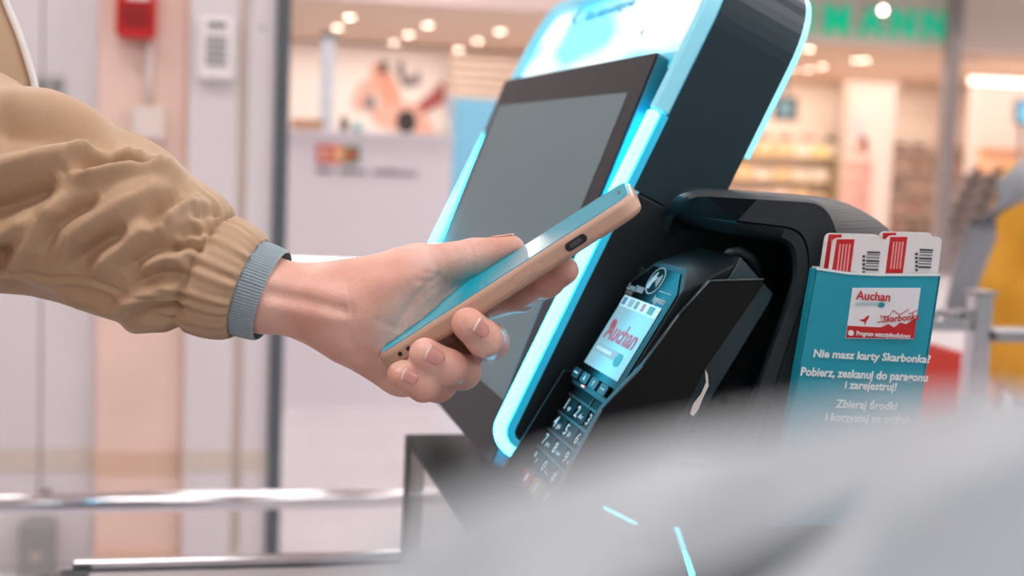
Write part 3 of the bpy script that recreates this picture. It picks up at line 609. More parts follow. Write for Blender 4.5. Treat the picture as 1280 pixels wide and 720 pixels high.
# lower keypad part
prism('keypad_deck', [(-.075, -.006), (-.004, -.004), (.002, -.012), (.0, -.04), (-.075, -.03)], yn + .002, yf - .003, T, mat('deck_black', (12, 15, 17), .5, spec=.06), term, bevel=.0006)
boxes('key_grid', [((-.0735, -.0062, yn + .002), (-.004, -.0038, yn + .0035)), ((-.0735, -.0062, .7815 - .0295 * 0 + .0005), (-.004, -.0035, .7835))] + [((-.0102 - .0123 * i - .0007, -.0062, yn + .003), (-.0102 - .0123 * i + .0007, -.0037, yf - .004)) for i in range(6)], mat('grid_steel', (54, 66, 72), .4, spec=.2), term, fr=lambda a, b, c: T(a, b, c))
key_m = mat('key_black', (7, 9, 10), .5, spec=.06); prt = mat('key_print', (225, 238, 242), .5)
AT = np.array([0, -1.0, 0]); BT = (T(.01, 0, 0) - T(0, 0, 0)) / .01
ky = [.8085, .7825 - .0, .7555]; ky = [.811, .786, .761]
labels = [('1', 'qz'), ('2', 'abc'), ('3', 'def'), ('4', 'ghi'), ('5', 'jkl'), ('6', 'mno'), ('7', 'prs'), ('8', 'tuv'), ('9', 'wxy'), ('*', 'F'), ('0', '␣'), ('#', '.')]
for i, (a, b) in enumerate(labels):
    ro, co = divmod(i, 3); t0 = -.0165 - .0123 * ro + .001; y0 = ky[co]
    k_ = prism('key', rrect(y0 - .0112, y0 + .0112, t0 - .0052, t0 + .0046, .0015, 3), -.006, -.0030, lambda y, t, q: T(t, q, y), key_m, term, bevel=.0005)
    text('key_digit', a, .0098, T(t0 - .0037, -.0029, y0 + .0078), AT, BT, prt, k_, 'CENTER', bold=.00006, sx=1.25)
    if b != '␣': text('key_letters', b, .0045, T(t0 - .003, -.0029, y0 + .0018), AT, BT, prt, k_, sx=1.35)
    else: boxes('key_letters', [((t0 - .003, -.0029, y0 - .006), (t0 - .0024, -.0027, y0 + .001)), ((t0 - .003, -.0029, y0 + .0005), (t0 - .001, -.0027, y0 + .001))], prt, k_, fr=lambda a, b, c: T(a, b, c))
for nm, y0, c in (('cancel_key', .811, (150, 40, 44)), ('clear_key', .786, (170, 150, 60)), ('enter_key', .761, (40, 130, 80))):
    k_ = prism(nm, rrect(y0 - .0112, y0 + .0112, -.0700, -.0605, .0015, 3), -.006, -.0030, lambda y, t, q: T(t, q, y), mat(nm, c, .35), term, bevel=.0005)
    disc('key_mark', T(-.0652, -.0029, y0), .003, AT, BT, prt, k_, th=.0001, n=14)
# function keys under the display
fk = mat('function_key', (34, 44, 50), .4, spec=.2)
for i, (g, y0) in enumerate(zip(('-', '▲', '▼', '-'), (.8195, .800, .7805, .761))):
    k_ = prism('function_key', rrect(y0 - .0078, y0 + .0078, -.0005, .0062, .0018, 3), .0006, .0022, lambda y, t, q: T(t, q, y), fk, term, bevel=.0005)
    if g == '-': box('mark', (.0024, .0022, y0 - .004), (.0033, .0024, y0 + .004), prt, k_, fr=lambda a, b, c: T(a, b, c))
    else:
        d = 1 if g == '▲' else -1
        prism('mark', [(y0 - .0016, .0028 - .0014 * d), (y0 + .0016, .0028 - .0014 * d), (y0, .0028 + .0022 * d)], .0022, .0024, lambda y, t, q: T(t, q, y), prt, k_)
boxes('status_led', [((-.0024, .0006, .796), (-.0014, .0011, .801))], mat('led_amber', (255, 180, 150), .4, emit=1.2), term, fr=lambda a, b, c: T(a, b, c))
boxes('card_slot_mark', [((-.0085, -.003, .741), (-.0055, -.0012, .752))], mat('slot_red', (150, 60, 66), .4), term, fr=lambda a, b, c: T(a, b, c))
# lit screen: colours of the print sit on the panel as thin flat pieces
scm = mat('terminal_screen', (90, 120, 126), .3, emit=.5, ecol=(168, 206, 218))
SY0, SY1, ST0, ST1 = .7505, .8205, .0105, .0575
scr = box('screen', (ST0, .0006, SY0), (ST1, .0010, SY1), scm, term, fr=lambda a, b, c: T(a, b, c))
fT = lambda a, b, c: T(a, b, c)
boxes('logo_strip', [((.0505, .0010, SY0), (ST1, .0011, SY1))], mat('screen_strip', (196, 214, 220), .3, emit=.35), scr, fr=fT)
for i, (c, wd) in enumerate([((90, 120, 150), .007), ((150, 170, 180), .009), ((120, 124, 130), .006), ((190, 90, 90), .006), ((90, 130, 140), .010)]):
    y1 = SY1 - .002 - .0125 * i
    box('payment_logo', (.0515, .0011, y1 - wd), (.0565, .0012, y1), mat('paylogo_%d' % i, c, .4, emit=.12), scr, fr=fT)
arm_ = mat('auchan_red', (170, 24, 52), .4, emit=.25, ecol=(180, 20, 50))
text('screen_text', 'Auchan', .0165, T(.0295, .0011, .8145), AT, BT, arm_, scr, bold=.0004, sx=1.16, shear=.12)
prism('screen_bird', [(.8145, .0400), (.8105, .0425), (.8075, .0405), (.8095, .0360), (.8125, .0355)], .0011, .00125, lambda y, t, q: T(t, q, y), arm_, scr)
prism('screen_pill', rrect(.766, .8165, .0195, .0250, .0027, 5), .0010, .0011, lambda y, t, q: T(t, q, y), mat('pill_grey', (150, 156, 160), .4, emit=.2), scr)
boxes('pill_marks', [((.0212, .0011, .8125 - .0035 * i), (.0234, .00115, .8145 - .0035 * i)) for i in range(9)], mat('pill_light', (214, 224, 226), .4, emit=.3), scr, fr=fT)
prism('screen_drop', rrect(.762, .7735, .0170, .0250, .0035, 5), .0011, .0012, lambda y, t, q: T(t, q, y), mat('drop_teal', (30, 140, 150), .4, emit=.2), scr)
pgm = mat('print_grey_light', (176, 190, 196), .5)
text('model_text', 'Lane/3000', .0058, T(.0615, .0007, .8255), AT, BT, pgm, gl, sx=1.25)
text('maker_text', 'ingenico', .0062, T(.0595, .0007, .7725), AT, BT, pgm, gl, bold=.0001, sx=1.05)
boxes('maker_rule', [((.0662, .0007, .749), (.0667, .0008, .770))], pgm, gl, fr=fT)
boxes('brown_flare_window', [((.0585, .0006, .811), (.0610, .00075, .824))], mat('sensor_brown', (90, 74, 56), .4), gl, fr=fT)
# contactless mark: ring, hand and waves
def arcpoly(cy, ct, r0, r1, a0, a1, n=14, ky_=1.35):
    A = [math.radians(a0 + (a1 - a0) * i / n) for i in range(n + 1)]
    return [(cy - ky_ * r1 * math.cos(a), ct + r1 * math.sin(a)) for a in A] + [(cy - ky_ * r0 * math.cos(a), ct + r0 * math.sin(a)) for a in reversed(A)]
cy, ct = .7855, .0715
for a0 in (0, 120, 240): prism('contactless_ring', arcpoly(cy, ct, .0082, .0088, a0, a0 + 120), .0006, .0008, lambda y, t, q: T(t, q, y), pgm, gl)
for rr in (.0022, .0038, .0054): prism('contactless_wave', arcpoly(cy + .001, ct + .0005, rr, rr + .0008, -40, 40), .0006, .0008, lambda y, t, q: T(t, q, y), pgm, gl)
prism('contactless_hand', [(cy + .0095, ct - .004), (cy + .0085, ct + .001), (cy + .004, ct + .0055), (cy + .002, ct + .0045), (cy + .0045, ct + .0015), (cy + .001, ct + .003), (cy, ct + .001), (cy + .003, ct - .0015), (cy + .004, ct - .0055), (cy + .007, ct - .006)], .0006, .0008, lambda y, t, q: T(t, q, y), pgm, gl)
# torn white sticker on the side of the dock
pe = mat('torn_paper', (226, 222, 218), .7)
prism('torn_sticker', pxz([(862, 517), (866, 505), (876, 492), (882, 478), (881, 462), (884, 468), (885, 482), (878, 497), (872, 512), (866, 520)], .73), .7290, .7296, XZ, pe, term)

# ------------------------------------------------------------------ leaflet pocket and cards
YL = .722
leaf = root('leaflet_pocket', (.35, YL, 1.1), 'turquoise cardboard pocket with an Auchan card print and white Polish text', 'leaflet holder')
teal = mat('pocket_turquoise', (14, 152, 176), .5, noise=.04, nscale=25)
def uvL(px, py, y=YL): q = onY(px, py, y); return (q[0], q[2])
quad = [uvL(1020, 336), uvL(1098, 343), uvL(1175, 344), uvL(1147, 520), uvL(1122, 700), uvL(960, 690), uvL(988, 520)]
front_p = prism('front_sheet', quad, YL, YL + .0008, XZ, teal, leaf)
prism('back_sheet', [uvL(1022, 334), uvL(1176, 342), uvL(1149, 520), uvL(1124, 700), uvL(962, 690), uvL(990, 520)], YL + .0065, YL + .0072, XZ, mat('pocket_inner', (214, 226, 228), .6), leaf)
prism('side_fold', [uvL(1174, 344), uvL(1176, 344), uvL(1149, 520), uvL(1124, 700), uvL(1121, 700), uvL(1146, 520)], YL, YL + .007, XZ, teal, leaf)
prism('side_fold', [uvL(1019, 336), uvL(1021, 336), uvL(989, 520), uvL(962, 690), uvL(959, 690), uvL(987, 520)], YL, YL + .007, XZ, teal, leaf)
prism('top_edge', [uvL(1020, 334), uvL(1060, 340), uvL(1098, 342), uvL(1175, 342), uvL(1175, 345), uvL(1098, 345), uvL(1060, 343), uvL(1020, 337)], YL - .0003, YL + .0008, XZ, mat('paper_edge', (224, 236, 238), .6), leaf)
LA = np.array([uvL(1160, 450)[0] - uvL(1010, 442)[0], 0, uvL(1160, 450)[1] - uvL(1010, 442)[1]]); LA /= np.linalg.norm(LA)
up_ = np.array([uvL(1020, 336)[0] - uvL(988, 520)[0], 0, uvL(1020, 336)[1] - uvL(988, 520)[1]]); up_ /= np.linalg.norm(up_)
tw = mat('pocket_white_print', (222, 238, 242), .6)
def Lp(px, py, d=.0003): return onY(px, py, YL - d)
def ltext(nm, s, size, px, py, m, al='LEFT', bold=.0001, d=.0003, par=None, sx=1, A=None): return text(nm, s, size, Lp(px, py, d), LA if A is None else A, up_, m, par or front_p, al, bold=bold, ext=.00005, sx=sx)
ltext('pocket_text', 'Nie masz karty Skarbonka?', .0060, 1016, 446, tw, bold=.0002, sx=1.06)
ltext('pocket_text', 'Pobierz, zeskanuj do paragonu', .0064, 1000, 469, tw, bold=.00022, sx=.96)
ltext('pocket_text', 'i zarejestruj!', .0062, 1088, 487, tw, 'CENTER', bold=.00017)
ltext('pocket_text', 'Zbieraj środki', .0062, 1083, 511, tw, 'CENTER', bold=.00017)
ltext('pocket_text', 'i korzystaj ze zniżek', .0062, 1085, 528, tw, 'CENTER', bold=.00017)
cardm = mat('print_card_white', (226, 230, 236), .5); cr = mat('print_card_red', (190, 22, 26), .5)
cp = prism('printed_card', [uvL(1066, 360, YL - .0004), uvL(1151, 360, YL - .0004), uvL(1142, 424, YL - .0004), uvL(1057, 423, YL - .0004)], YL - .0004, YL, XZ, cardm, leaf)
prism('card_red_field', [uvL(1059, 407), uvL(1100, 409), uvL(1110, 405), uvL(1117, 409), uvL(1125, 403), uvL(1132, 405), uvL(1145, 397), uvL(1142, 423), uvL(1057, 422)], YL - .0006, YL - .0004, XZ, cr, cp)
ltext('card_text', 'Auchan', .0068, 1070, 374, cr, d=.0008, par=cp, bold=.00012, sx=.98)
boxes('card_pill', [((uvL(1069, 380)[0], YL - .0006, uvL(1069, 381)[1]), (uvL(1097, 380)[0], YL - .0004, uvL(1097, 378)[1]))], mat('pill_pale', (170, 196, 202), .5), cp)
prism('card_drop', blob(0, 0, 1, 1) and [uvL(*p) for p in blob(1101, 381, 4.2, 3.4)], YL - .0007, YL - .0004, XZ, mat('drop_teal2', (10, 140, 160), .5), cp)
prism('card_bird', [uvL(*p) for p in [(1074, 399), (1079, 399), (1083, 395), (1086, 394), (1085, 398), (1082, 402), (1081, 407), (1080, 402), (1076, 401)]], YL - .0006, YL - .0004, XZ, cr, cp)
star = [(1096, 402), (1102, 401), (1100, 394), (1110, 396), (1116, 387), (1124, 393), (1135, 386), (1136, 392), (1146, 387)]
for i in range(len(star) - 1):
    p, q = star[i], star[i + 1]; prism('burst_line', [uvL(*p), uvL(*q), uvL(q[0], q[1] + 1), uvL(p[0], p[1] + 1)], YL - .0006, YL - .0004, XZ, cr, cp)
rA = LA * math.cos(.13) + up_ * math.sin(.13)
ltext('card_text', 'Skarbonka', .0052, 1103, 403, cr, d=.0009, par=cp, bold=.0001, sx=.98, A=rA)
ltext('card_text', 'Program oszczędnościowy', .0034, 1070, 419, cardm, d=.0009, par=cp, bold=.0001, sx=.86)
prism('card_badge', [uvL(*p) for p in blob(1063, 416, 3.6, 3.6)], YL - .0008, YL - .0004, XZ, cardm, cp)
wc = mat('card_white', (228, 228, 230), .4); rc_ = mat('card_red', (196, 26, 34), .4); bc = mat('barcode_grey', (60, 66, 70), .5)
def mini_card(px0, px1, pyt, yoff, lab, red_w):
    r_ = root('loyalty_card', onY(px0, 340, YL + yoff), lab, 'card')
    P = rounded([uvL(px0 + 2, pyt, YL + yoff), uvL(px1, pyt + 2, YL + yoff), uvL(px1 - 11, pyt + 90, YL + yoff), uvL(px0 - 12, pyt + 88, YL + yoff)], .0035)
    prism('card_body', P, YL + yoff, YL + yoff + .0008, XZ, wc, r_)
    prism('red_band', [uvL(px0 + 6, pyt + 2, YL + yoff), uvL(px0 + red_w, pyt + 2, YL + yoff), uvL(px0 + red_w - 10, pyt + 80, YL + yoff), uvL(px0 - 6, pyt + 80, YL + yoff)], YL + yoff - .0003, YL + yoff, XZ, rc_, r_)
    for k in range(4):
        x = px0 + 9 + (red_w - 12) * k / 4
        prism('band_print', [uvL(x + .0, pyt + 8, YL + yoff), uvL(x + 2, pyt + 8, YL + yoff), uvL(x - 2, pyt + 42, YL + yoff), uvL(x - 4, pyt + 42, YL + yoff)], YL + yoff - .0005, YL + yoff - .0003, XZ, mat('card_pale_print', (232, 150, 150), .5), r_)
    for k in range(7):
        y = pyt + 17 + 3.6 * k; h = 1.0 + 1.2 * (k % 3 == 0)
        x0 = px0 + red_w + 16 - .4 * k
        prism('barcode_bar', [uvL(x0, y, YL + yoff), uvL(x0 + 16, y + .6, YL + yoff), uvL(x0 + 16, y + .6 + h, YL + yoff), uvL(x0, y + h, YL + yoff)], YL + yoff - .0003, YL + yoff, XZ, bc, r_)
    for k in range(5):
        y = pyt + 22 + 5 * k; x0 = px0 + red_w + 10
        prism('barcode_digit', [uvL(x0, y, YL + yoff), uvL(x0 + 3, y, YL + yoff), uvL(x0 + 3, y + 3, YL + yoff), uvL(x0, y + 3, YL + yoff)], YL + yoff - .0003, YL + yoff, XZ, bc, r_)
mini_card(1040, 1112, 297, .0016, 'white and red loyalty card, front left in the turquoise pocket', 28)
mini_card(1107, 1178, 294, .0026, 'white and red loyalty card, front right in the turquoise pocket', 27)
mini_card(1030, 1100, 291, .0040, 'white and red loyalty card, back left in the turquoise pocket', 22)
mini_card(1098, 1166, 289, .0050, 'white and red loyalty card, back right in the turquoise pocket', 22)
box('adhesive_pad', (.335, YL + .0072, 1.19), (.355, YH + .001, 1.225), white, leaf)

# ------------------------------------------------------------------ phone
def CV(x, y, f): return C2W @ np.array([x, y, -f])          # right, up, forward -> world
Lv = CV(.836, .534, -.13); Lv /= np.linalg.norm(Lv)
Vv = CV(.05, .163, .985); Vv -= Lv * (Vv @ Lv); Vv /= np.linalg.norm(Vv)
Nv = np.cross(Vv, Lv); Nv = Nv if Nv[2] > 0 else -Nv
PH = np.array([.0755, .0385, .0054])
pc = PX(630, 349, .705) + Vv * (PH[1] - .002) - Nv * .0036 
def PHF(l, v, n): return pc + l * Lv + v * Vv + n * Nv
phone = root('smartphone', PHF(-PH[0], 0, 0), 'smartphone in a tan case held towards the card terminal', 'phone')
casem = mat('case_tan', (194, 160, 140), .42)
case = prism('case', rrect(-PH[0], PH[0], -PH[1], PH[1], .011), -PH[2], PH[2], PHF, casem, phone, bevel=.0034, seg=4)
prism('screen_glass', rrect(-PH[0] + .0022, PH[0] - .0022, -PH[1] + .0022, PH[1] - .0022, .009), PH[2] - .0006, PH[2] + .0002, PHF, mat('phone_screen_reflection', (8, 50, 60), .07, emit=.8, ecol=(8, 146, 168), spec=.2), phone, bevel=.0003)  # teal glow stands in for the kiosk's reflection in the glass
prism('earpiece', rrect(PH[0] - .0075, PH[0] - .0058, -.007, .007, .0007, 3), PH[2] + .0002, PH[2] + .0003, PHF, black, phone)
side = lambda l, n, k: PHF(l, -PH[1] - k, n)
dk = mat('slot_black', (26, 28, 30), .4)
prism('switch_slot', rrect(.0335, .0455, -.0023, .0021, .0021), -.0005, .0003, side, dk, case)
prism('switch_toggle', rrect(.036, .0425, -.0012, .0010, .0009), .0003, .0006, side, mat('toggle_grey', (70, 74, 78), .35), case)
prism('volume_button', rrect(.004, .019, -.0016, .0014, .0014), -.0005, .0005, side, mat('case_button', (196, 164, 144), .42), case, bevel=.0002)
for l in (-.0635, -.0585): prism('speaker_hole', [(l + .0012 * math.cos(t), .0004 + .0012 * math.sin(t)) for t in np.linspace(0, 2 * math.pi, 14, endpoint=False)], -.0005, .0002, side, dk, case)

# ------------------------------------------------------------------ person with the phone: hand and forearm (one skin)
H = lambda px, py, d: PX(px, py, d)
def phone_sdf(P):
    q = P - pc; q = np.abs(np.stack([q @ Lv, q @ Vv, q @ Nv], -1)) - (PH + .0002 - .003)
    return np.linalg.norm(np.maximum(q, 0), axis=-1) + np.minimum(q.max(-1), 0) - .003
FING = {
    'index': [(594, 376, .800, .0120), (650, 368, .775, .0092), (684, 352, .752, .0082), (706, 338, .742, .0074)],
    'middle': [(572, 408, .788, .0120), (612, 428, .742, .0096), (605, 423, .708, .0087), (585, 405, .6985, .0081)],
    'ring': [(543, 436, .772, .0115), (578, 464, .735, .0092), (561, 459, .709, .0084), (531, 442, .7025, .0078)],
    'pinky': [(510, 462, .752, .0106), (547, 481, .728, .0086), (529, 482, .709, .0078), (502, 468, .7035, .0071)]}
THUMB = [(465, 368, .745, .0165), (524, 336, .762, .0128), (592, 322, .780, .0098), (638, 312, .783, .0080)]
def hand_base(P):
    d = sd_cap(P, H(40, 290, .745), H(320, 366, .737), .024, .0182)
    d = smin(d, sd_cap(P, H(320, 366, .737), H(425, 385, .740), .0182, .0198), .01)
    d = smin(d, sd_cap(P, H(420, 384, .740), H(492, 402, .757), .0205, .0220), .012)
    for n_f in ('index', 'middle', 'ring', 'pinky'):
        a = FING[n_f][0]; d = smin(d, sd_cap(P, H(485, 405, .757), H(*a[:3]), .0165, a[3]), .012)
    d = smin(d, sd_cap(P, H(445, 420, .740), H(500, 462, .748), .0155, .0125), .012)
    d = smin(d, sd_cap(P, H(450, 372, .738), H(505, 350, .750), .0170, .0160), .012)
    for i in range(3): d = smin(d, sd_cap(P, H(*THUMB[i][:3]), H(*THUMB[i + 1][:3]), THUMB[i][3], THUMB[i + 1][3]), .009 if i == 0 else .004)
    # web between thumb and palm
    d = smin(d, sd_cap(P, H(520, 352, .768), H(560, 368, .785), .010, .009), .012)
    for n_f in FING:
        f = FING[n_f]; g = None
        for i in range(3):
            c = sd_cap(P, H(*f[i][:3]), H(*f[i + 1][:3]), f[i][3], f[i + 1][3]); g = c if g is None else smin(g, c, .003)
        d = smin(d, g, .0035)
    return d
def traced(L):      # a line drawn over the skin as seen from the front
    q = []
    for (a, b), (c, d_) in zip(L[:-1], L[1:]):
        n = max(2, int(math.hypot(c - a, d_ - b) / 9)); q += [(a + (c - a) * i / n, b + (d_ - b) * i / n) for i in range(n)]
    r_ = np.array([ray(*p) for p in q + [L[-1]]]); r_ /= np.linalg.norm(r_, axis=1)[:, None]; p = CAM + r_ * .60
    for _ in range(60): p = p + r_ * (hand_base(p) * .9)[:, None]
    return p
def poly_dist(P, L):
    d = None
    for i in range(len(L) - 1): c = sd_cap(P, L[i], L[i + 1], 0, 0); d = c if d is None else np.minimum(d, c)
    return d
RIDGE = [(traced([(330, 350), (380, 362), (428, 374)]), .0016, .0050), (traced([(330, 382), (380, 390), (424, 398)]), .0014, .0045), (traced([(470, 352), (505, 345)]), .0015, .0070)]
GROOVE = [(traced(L), a, w) for L, a, w in [([(340, 367), (390, 377), (430, 388)], .0013, .0035), ([(432, 352), (441, 388), (436, 428)], .0006, .0014), ([(424, 352), (431, 392), (428, 424)], .0004, .0012),
          ([(549, 346), (522, 368), (500, 400), (488, 432)], .0009, .0022), ([(556, 349), (534, 352), (520, 350)], .0008, .0014), ([(556, 354), (540, 362), (530, 372)], .0008, .0014), ([(552, 344), (530, 341)], .0006, .0012),
          ([(588, 306), (592, 322), (591, 336)], .0005, .0012), ([(470, 400), (500, 412)], .0005, .0016), ([(455, 440), (480, 452), (498, 455)], .0006, .0020)]]
def hand_sdf(P):
    d = hand_base(P)
    for L, a, w in RIDGE: d = d - a * np.exp(-(poly_dist(P, L) / w) ** 2)
    for L, a, w in GROOVE: d = d + a * np.exp(-(poly_dist(P, L) / w) ** 2)
    return np.maximum(d, -phone_sdf(P))
pts = np.array([H(*p[:3]) for f in FING.values() for p in f] + [H(*p[:3]) for p in THUMB] + [H(300, 340, .735), H(300, 395, .735)])
lo = pts.min(0) - .026; hi = pts.max(0) + .026
V, Fc = surfnets(hand_sdf, lo, hi, .00115)

person = root('person', (-.30, .72, 0), 'person in a khaki jacket reaching in from the left with a phone', 'person')
sk = bpy.data.materials.new('skin'); sk.use_nodes = True; nt = sk.node_tree; b_ = nt.nodes['Principled BSDF']
b_.inputs['Roughness'].default_value = .46; b_.inputs['Subsurface Weight'].default_value = .25; b_.inputs['Subsurface Radius'].default_value = (1, .3, .18); b_.inputs['Subsurface Scale'].default_value = .003
tc = nt.nodes.new('ShaderNodeTexCoord'); nz = nt.nodes.new('ShaderNodeTexNoise'); nz.inputs['Scale'].default_value = 38; nz.inputs['Detail'].default_value = 5
rp = nt.nodes.new('ShaderNodeValToRGB'); rp.color_ramp.elements[0].position = .32; rp.color_ramp.elements[1].position = .68
rp.color_ramp.elements[0].color = (*lin((220, 162, 144)), 1); rp.color_ramp.elements[1].color = (*lin((240, 196, 180)), 1)
n2 = nt.nodes.new('ShaderNodeTexNoise'); n2.inputs['Scale'].default_value = 420; n2.inputs['Detail'].default_value = 4
n3 = nt.nodes.new('ShaderNodeTexVoronoi'); n3.inputs['Scale'].default_value = 900
mx = nt.nodes.new('ShaderNodeMath'); mx.operation = 'ADD'
bp = nt.nodes.new('ShaderNodeBump'); bp.inputs['Strength'].default_value = .25; bp.inputs['Distance'].default_value = .0006
for a, b in ((tc.outputs['Object'], nz.inputs['Vector']), (tc.outputs['Object'], n2.inputs['Vector']), (tc.outputs['Object'], n3.inputs['Vector']), (nz.outputs['Fac'], rp.inputs['Fac']), (rp.outputs[0], b_.inputs['Base Color']), (n2.outputs['Fac'], mx.inputs[0]), (n3.outputs['Distance'], mx.inputs[1]), (mx.outputs[0], bp.inputs['Height']), (bp.outputs[0], b_.inputs['Normal'])): nt.links.new(a, b)

# ---- generic figure (facing +x, 1.70 m), every garment and the body grown as one skin
def cap(*a): return ('c',) + a
def ev(prims, P, k):
    d = None
    for p in prims:
        kk = k
        if p[0] == 'c': c = sd_cap(P, *p[1:5])
        else: c = sd_ell(P, p[1], p[2])
        d = c if d is None else smin(d, c, kk)
    return d
HEAD = [('e', (0, 0, 1.585), (.098, .076, .112)), ('e', (.035, 0, 1.53), (.062, .055, .065)), cap((-.012, 0, 1.40), (-.004, 0, 1.52), .056, .052), cap((.095, 0, 1.585), (.112, 0, 1.556), .009, .014),
        cap((.088, -.02, 1.514), (.088, .02, 1.514), .009, .009), cap((-.005, -.078, 1.58), (-.008, -.080, 1.55), .014, .011), cap((-.005, .078, 1.58), (-.008, .080, 1.55), .014, .011), cap((.082, -.035, 1.605), (.082, .035, 1.605), .012, .012), cap((.078, 0, 1.485), (.07, 0, 1.48), .018, .02)]
TORSO = [cap((0, -.09, 1.29), (0, .09, 1.29), .125, .125), cap((.015, -.08, 1.08), (.015, .08, 1.08), .128, .128), cap((0, -.07, .92), (0, .07, .92), .135, .135), cap((-.005, -.165, 1.375), (-.005, .165, 1.375), .058, .058), cap((-.01, 0, 1.36), (-.005, 0, 1.43), .085, .07)]
def legs(r): return [q for s in (-1, 1) for q in (cap((0, .085 * s, .90), (.01, .09 * s, .48), r * 1.45, r), cap((.01, .09 * s, .48), (-.01, .09 * s, .09), r, r * .72))]
def arm(s, pts, r): return [cap((pts[i][0], s * pts[i][1], pts[i][2]), (pts[i + 1][0], s * pts[i + 1][1], pts[i + 1][2]), r * (1 - .13 * i), r * (.87 - .13 * i)) for i in range(len(pts) - 1)]
def hand_prims(w, s, dirv=(0, 0, -1)):
    w = np.array(w, float); d = np.array(dirv, float); fx = np.array([1.0, 0, 0]); out = [cap(tuple(w), tuple(w + d * .085), .022, .024)]
    for i, l in enumerate((.068, .078, .072, .055)): b = w + d * .09 + fx * (.03 - .02 * i); out.append(cap(tuple(b), tuple(b + d * l + np.array([0, -s * .018, 0])), .0095, .008))
    out.append(cap(tuple(w + d * .03 + fx * .02), tuple(w + d * .085 + fx * .055), .013, .009)); return out
def grow(name, prims, m, parent, place, h=.012, k=.03):
    P = np.array([q for p in prims for q in ((np.array(p[1]) - max(p[3:5]), np.array(p[1]) + max(p[3:5]), np.array(p[2]) - max(p[3:5]), np.array(p[2]) + max(p[3:5])) if p[0] == 'c' else (np.array(p[1]) - p[2], np.array(p[1]) + p[2]))])
    V, F_ = surfnets(lambda G: ev(prims, G, k), P.min(0) - .03, P.max(0) + .03, h)
    return V, F_
def placer(x, y, rz, s):
    c, sn = math.cos(rz), math.sin(rz)
    return lambda V: np.stack([x + s * (c * V[:, 0] - sn * V[:, 1]), y + s * (sn * V[:, 0] + c * V[:, 1]), s * V[:, 2]], 1)
HAIR_SHORT = [('e', (-.022, 0, 1.615), (.098, .086, .105)), ('e', (-.05, 0, 1.55), (.06, .08, .09))]
HAIR_LONG = HAIR_SHORT + [cap((-.07, 0, 1.55), (-.085, 0, 1.30), .07, .045), cap((-.03, .07, 1.55), (-.04, .085, 1.36), .03, .025), cap((-.03, -.07, 1.55), (-.04, -.085, 1.36), .03, .025)]
def shoes(m, parent, pl):
    for s in (-1, 1):
        V, F_ = grow('', [cap((-.05, .09 * s, .05), (.06, .095 * s, .04), .045, .036), cap((.06, .095 * s, .035), (.15, .10 * s, .03), .038, .03)], m, parent, pl, .012, .02)
        V[:, 2] = np.maximum(V[:, 2], 0); smooth_mesh('shoe', pl(V), F_, m, parent)
def gpart(name, prims, m, parent, pl, h=.012, k=.03): V, F_ = grow(name, prims, m, parent, pl, h, k); return smooth_mesh(name, pl(V), F_, m, parent)

# ---- the person with the phone
khaki = bpy.data.materials.new('khaki_cloth'); khaki.use_nodes = True; nt = khaki.node_tree; b_ = nt.nodes['Principled BSDF']
b_.inputs['Base Color'].default_value = (*lin((188, 158, 128)), 1); b_.inputs['Roughness'].default_value = .55; b_.inputs['Sheen Weight'].default_value = .15; b_.inputs['Specular IOR Level'].default_value = .35
tc = nt.nodes.new('ShaderNodeTexCoord'); nz = nt.nodes.new('ShaderNodeTexNoise'); nz.inputs['Scale'].default_value = 55; nz.inputs['Detail'].default_value = 4
n2 = nt.nodes.new('ShaderNodeTexNoise'); n2.inputs['Scale'].default_value = 1800; n2.inputs['Detail'].default_value = 2
ad = nt.nodes.new('ShaderNodeMath'); ad.operation = 'MULTIPLY_ADD'; ad.inputs[1].default_value = .06
bp = nt.nodes.new('ShaderNodeBump'); bp.inputs['Strength'].default_value = .35; bp.inputs['Distance'].default_value = .003
for a, b in ((tc.outputs['Object'], nz.inputs['Vector']), (tc.outputs['Object'], n2.inputs['Vector']), (n2.outputs['Fac'], ad.inputs[0]), (nz.outputs['Fac'], ad.inputs[2]), (ad.outputs[0], bp.inputs['Height']), (bp.outputs[0], b_.inputs['Normal'])): nt.links.new(a, b)
PX0, PY0 = -.335, .70
pl = placer(PX0, PY0, 0, .99)
ARM_R = [(0, .19, 1.37), (-.08, .24, 1.12), (-.06, .22, .90)]
Vh, Fh = grow('', HEAD + TORSO + arm(-1, ARM_R, .05) + arm(1, [(0, .18, 1.36), (.10, .15, 1.27), (.19, .08, 1.23)], .045) + hand_prims((-.06, -.22, .90), -1), sk, None, pl, .007, .02)
Vh = pl(Vh)
body = smooth_mesh('body', np.concatenate([V, Vh]), np.concatenate([Fc, Fh + len(V)]), sk, person)
# eyes
for s in (-1, 1):
    e_ = pl(np.array([[.083, .031 * s, 1.585]]))[0]; disc('eye', e_, .009, (0, 1, 0), (0, 0, 1), mat('eye_white', (230, 228, 226), .2), body, th=.004, n=14); disc('iris', e_ + [.004, 0, 0], .0045, (0, 1, 0), (0, 0, 1), mat('eye_brown', (60, 40, 30), .2), body, th=.0006, n=12)
gpart('hair', HAIR_SHORT, mat('hair_brown', (70, 50, 40), .5), person, pl, .01)
jacket = gpart('jacket', [cap(p[1], p[2], p[3] + .02, p[4] + .02) for p in TORSO] + arm(-1, ARM_R, .068) + [cap((0, 0, 1.40), (.01, 0, 1.455), .085, .078)], khaki, person, pl, .012, .03)
gpart('trousers', legs(.062) + [cap((0, -.07, .90), (0, .07, .90), .12, .12)], mat('trousers_navy', (50, 56, 72), .7), person, pl)
shoes(mat('sneaker', (226, 224, 222), .5), person, pl)
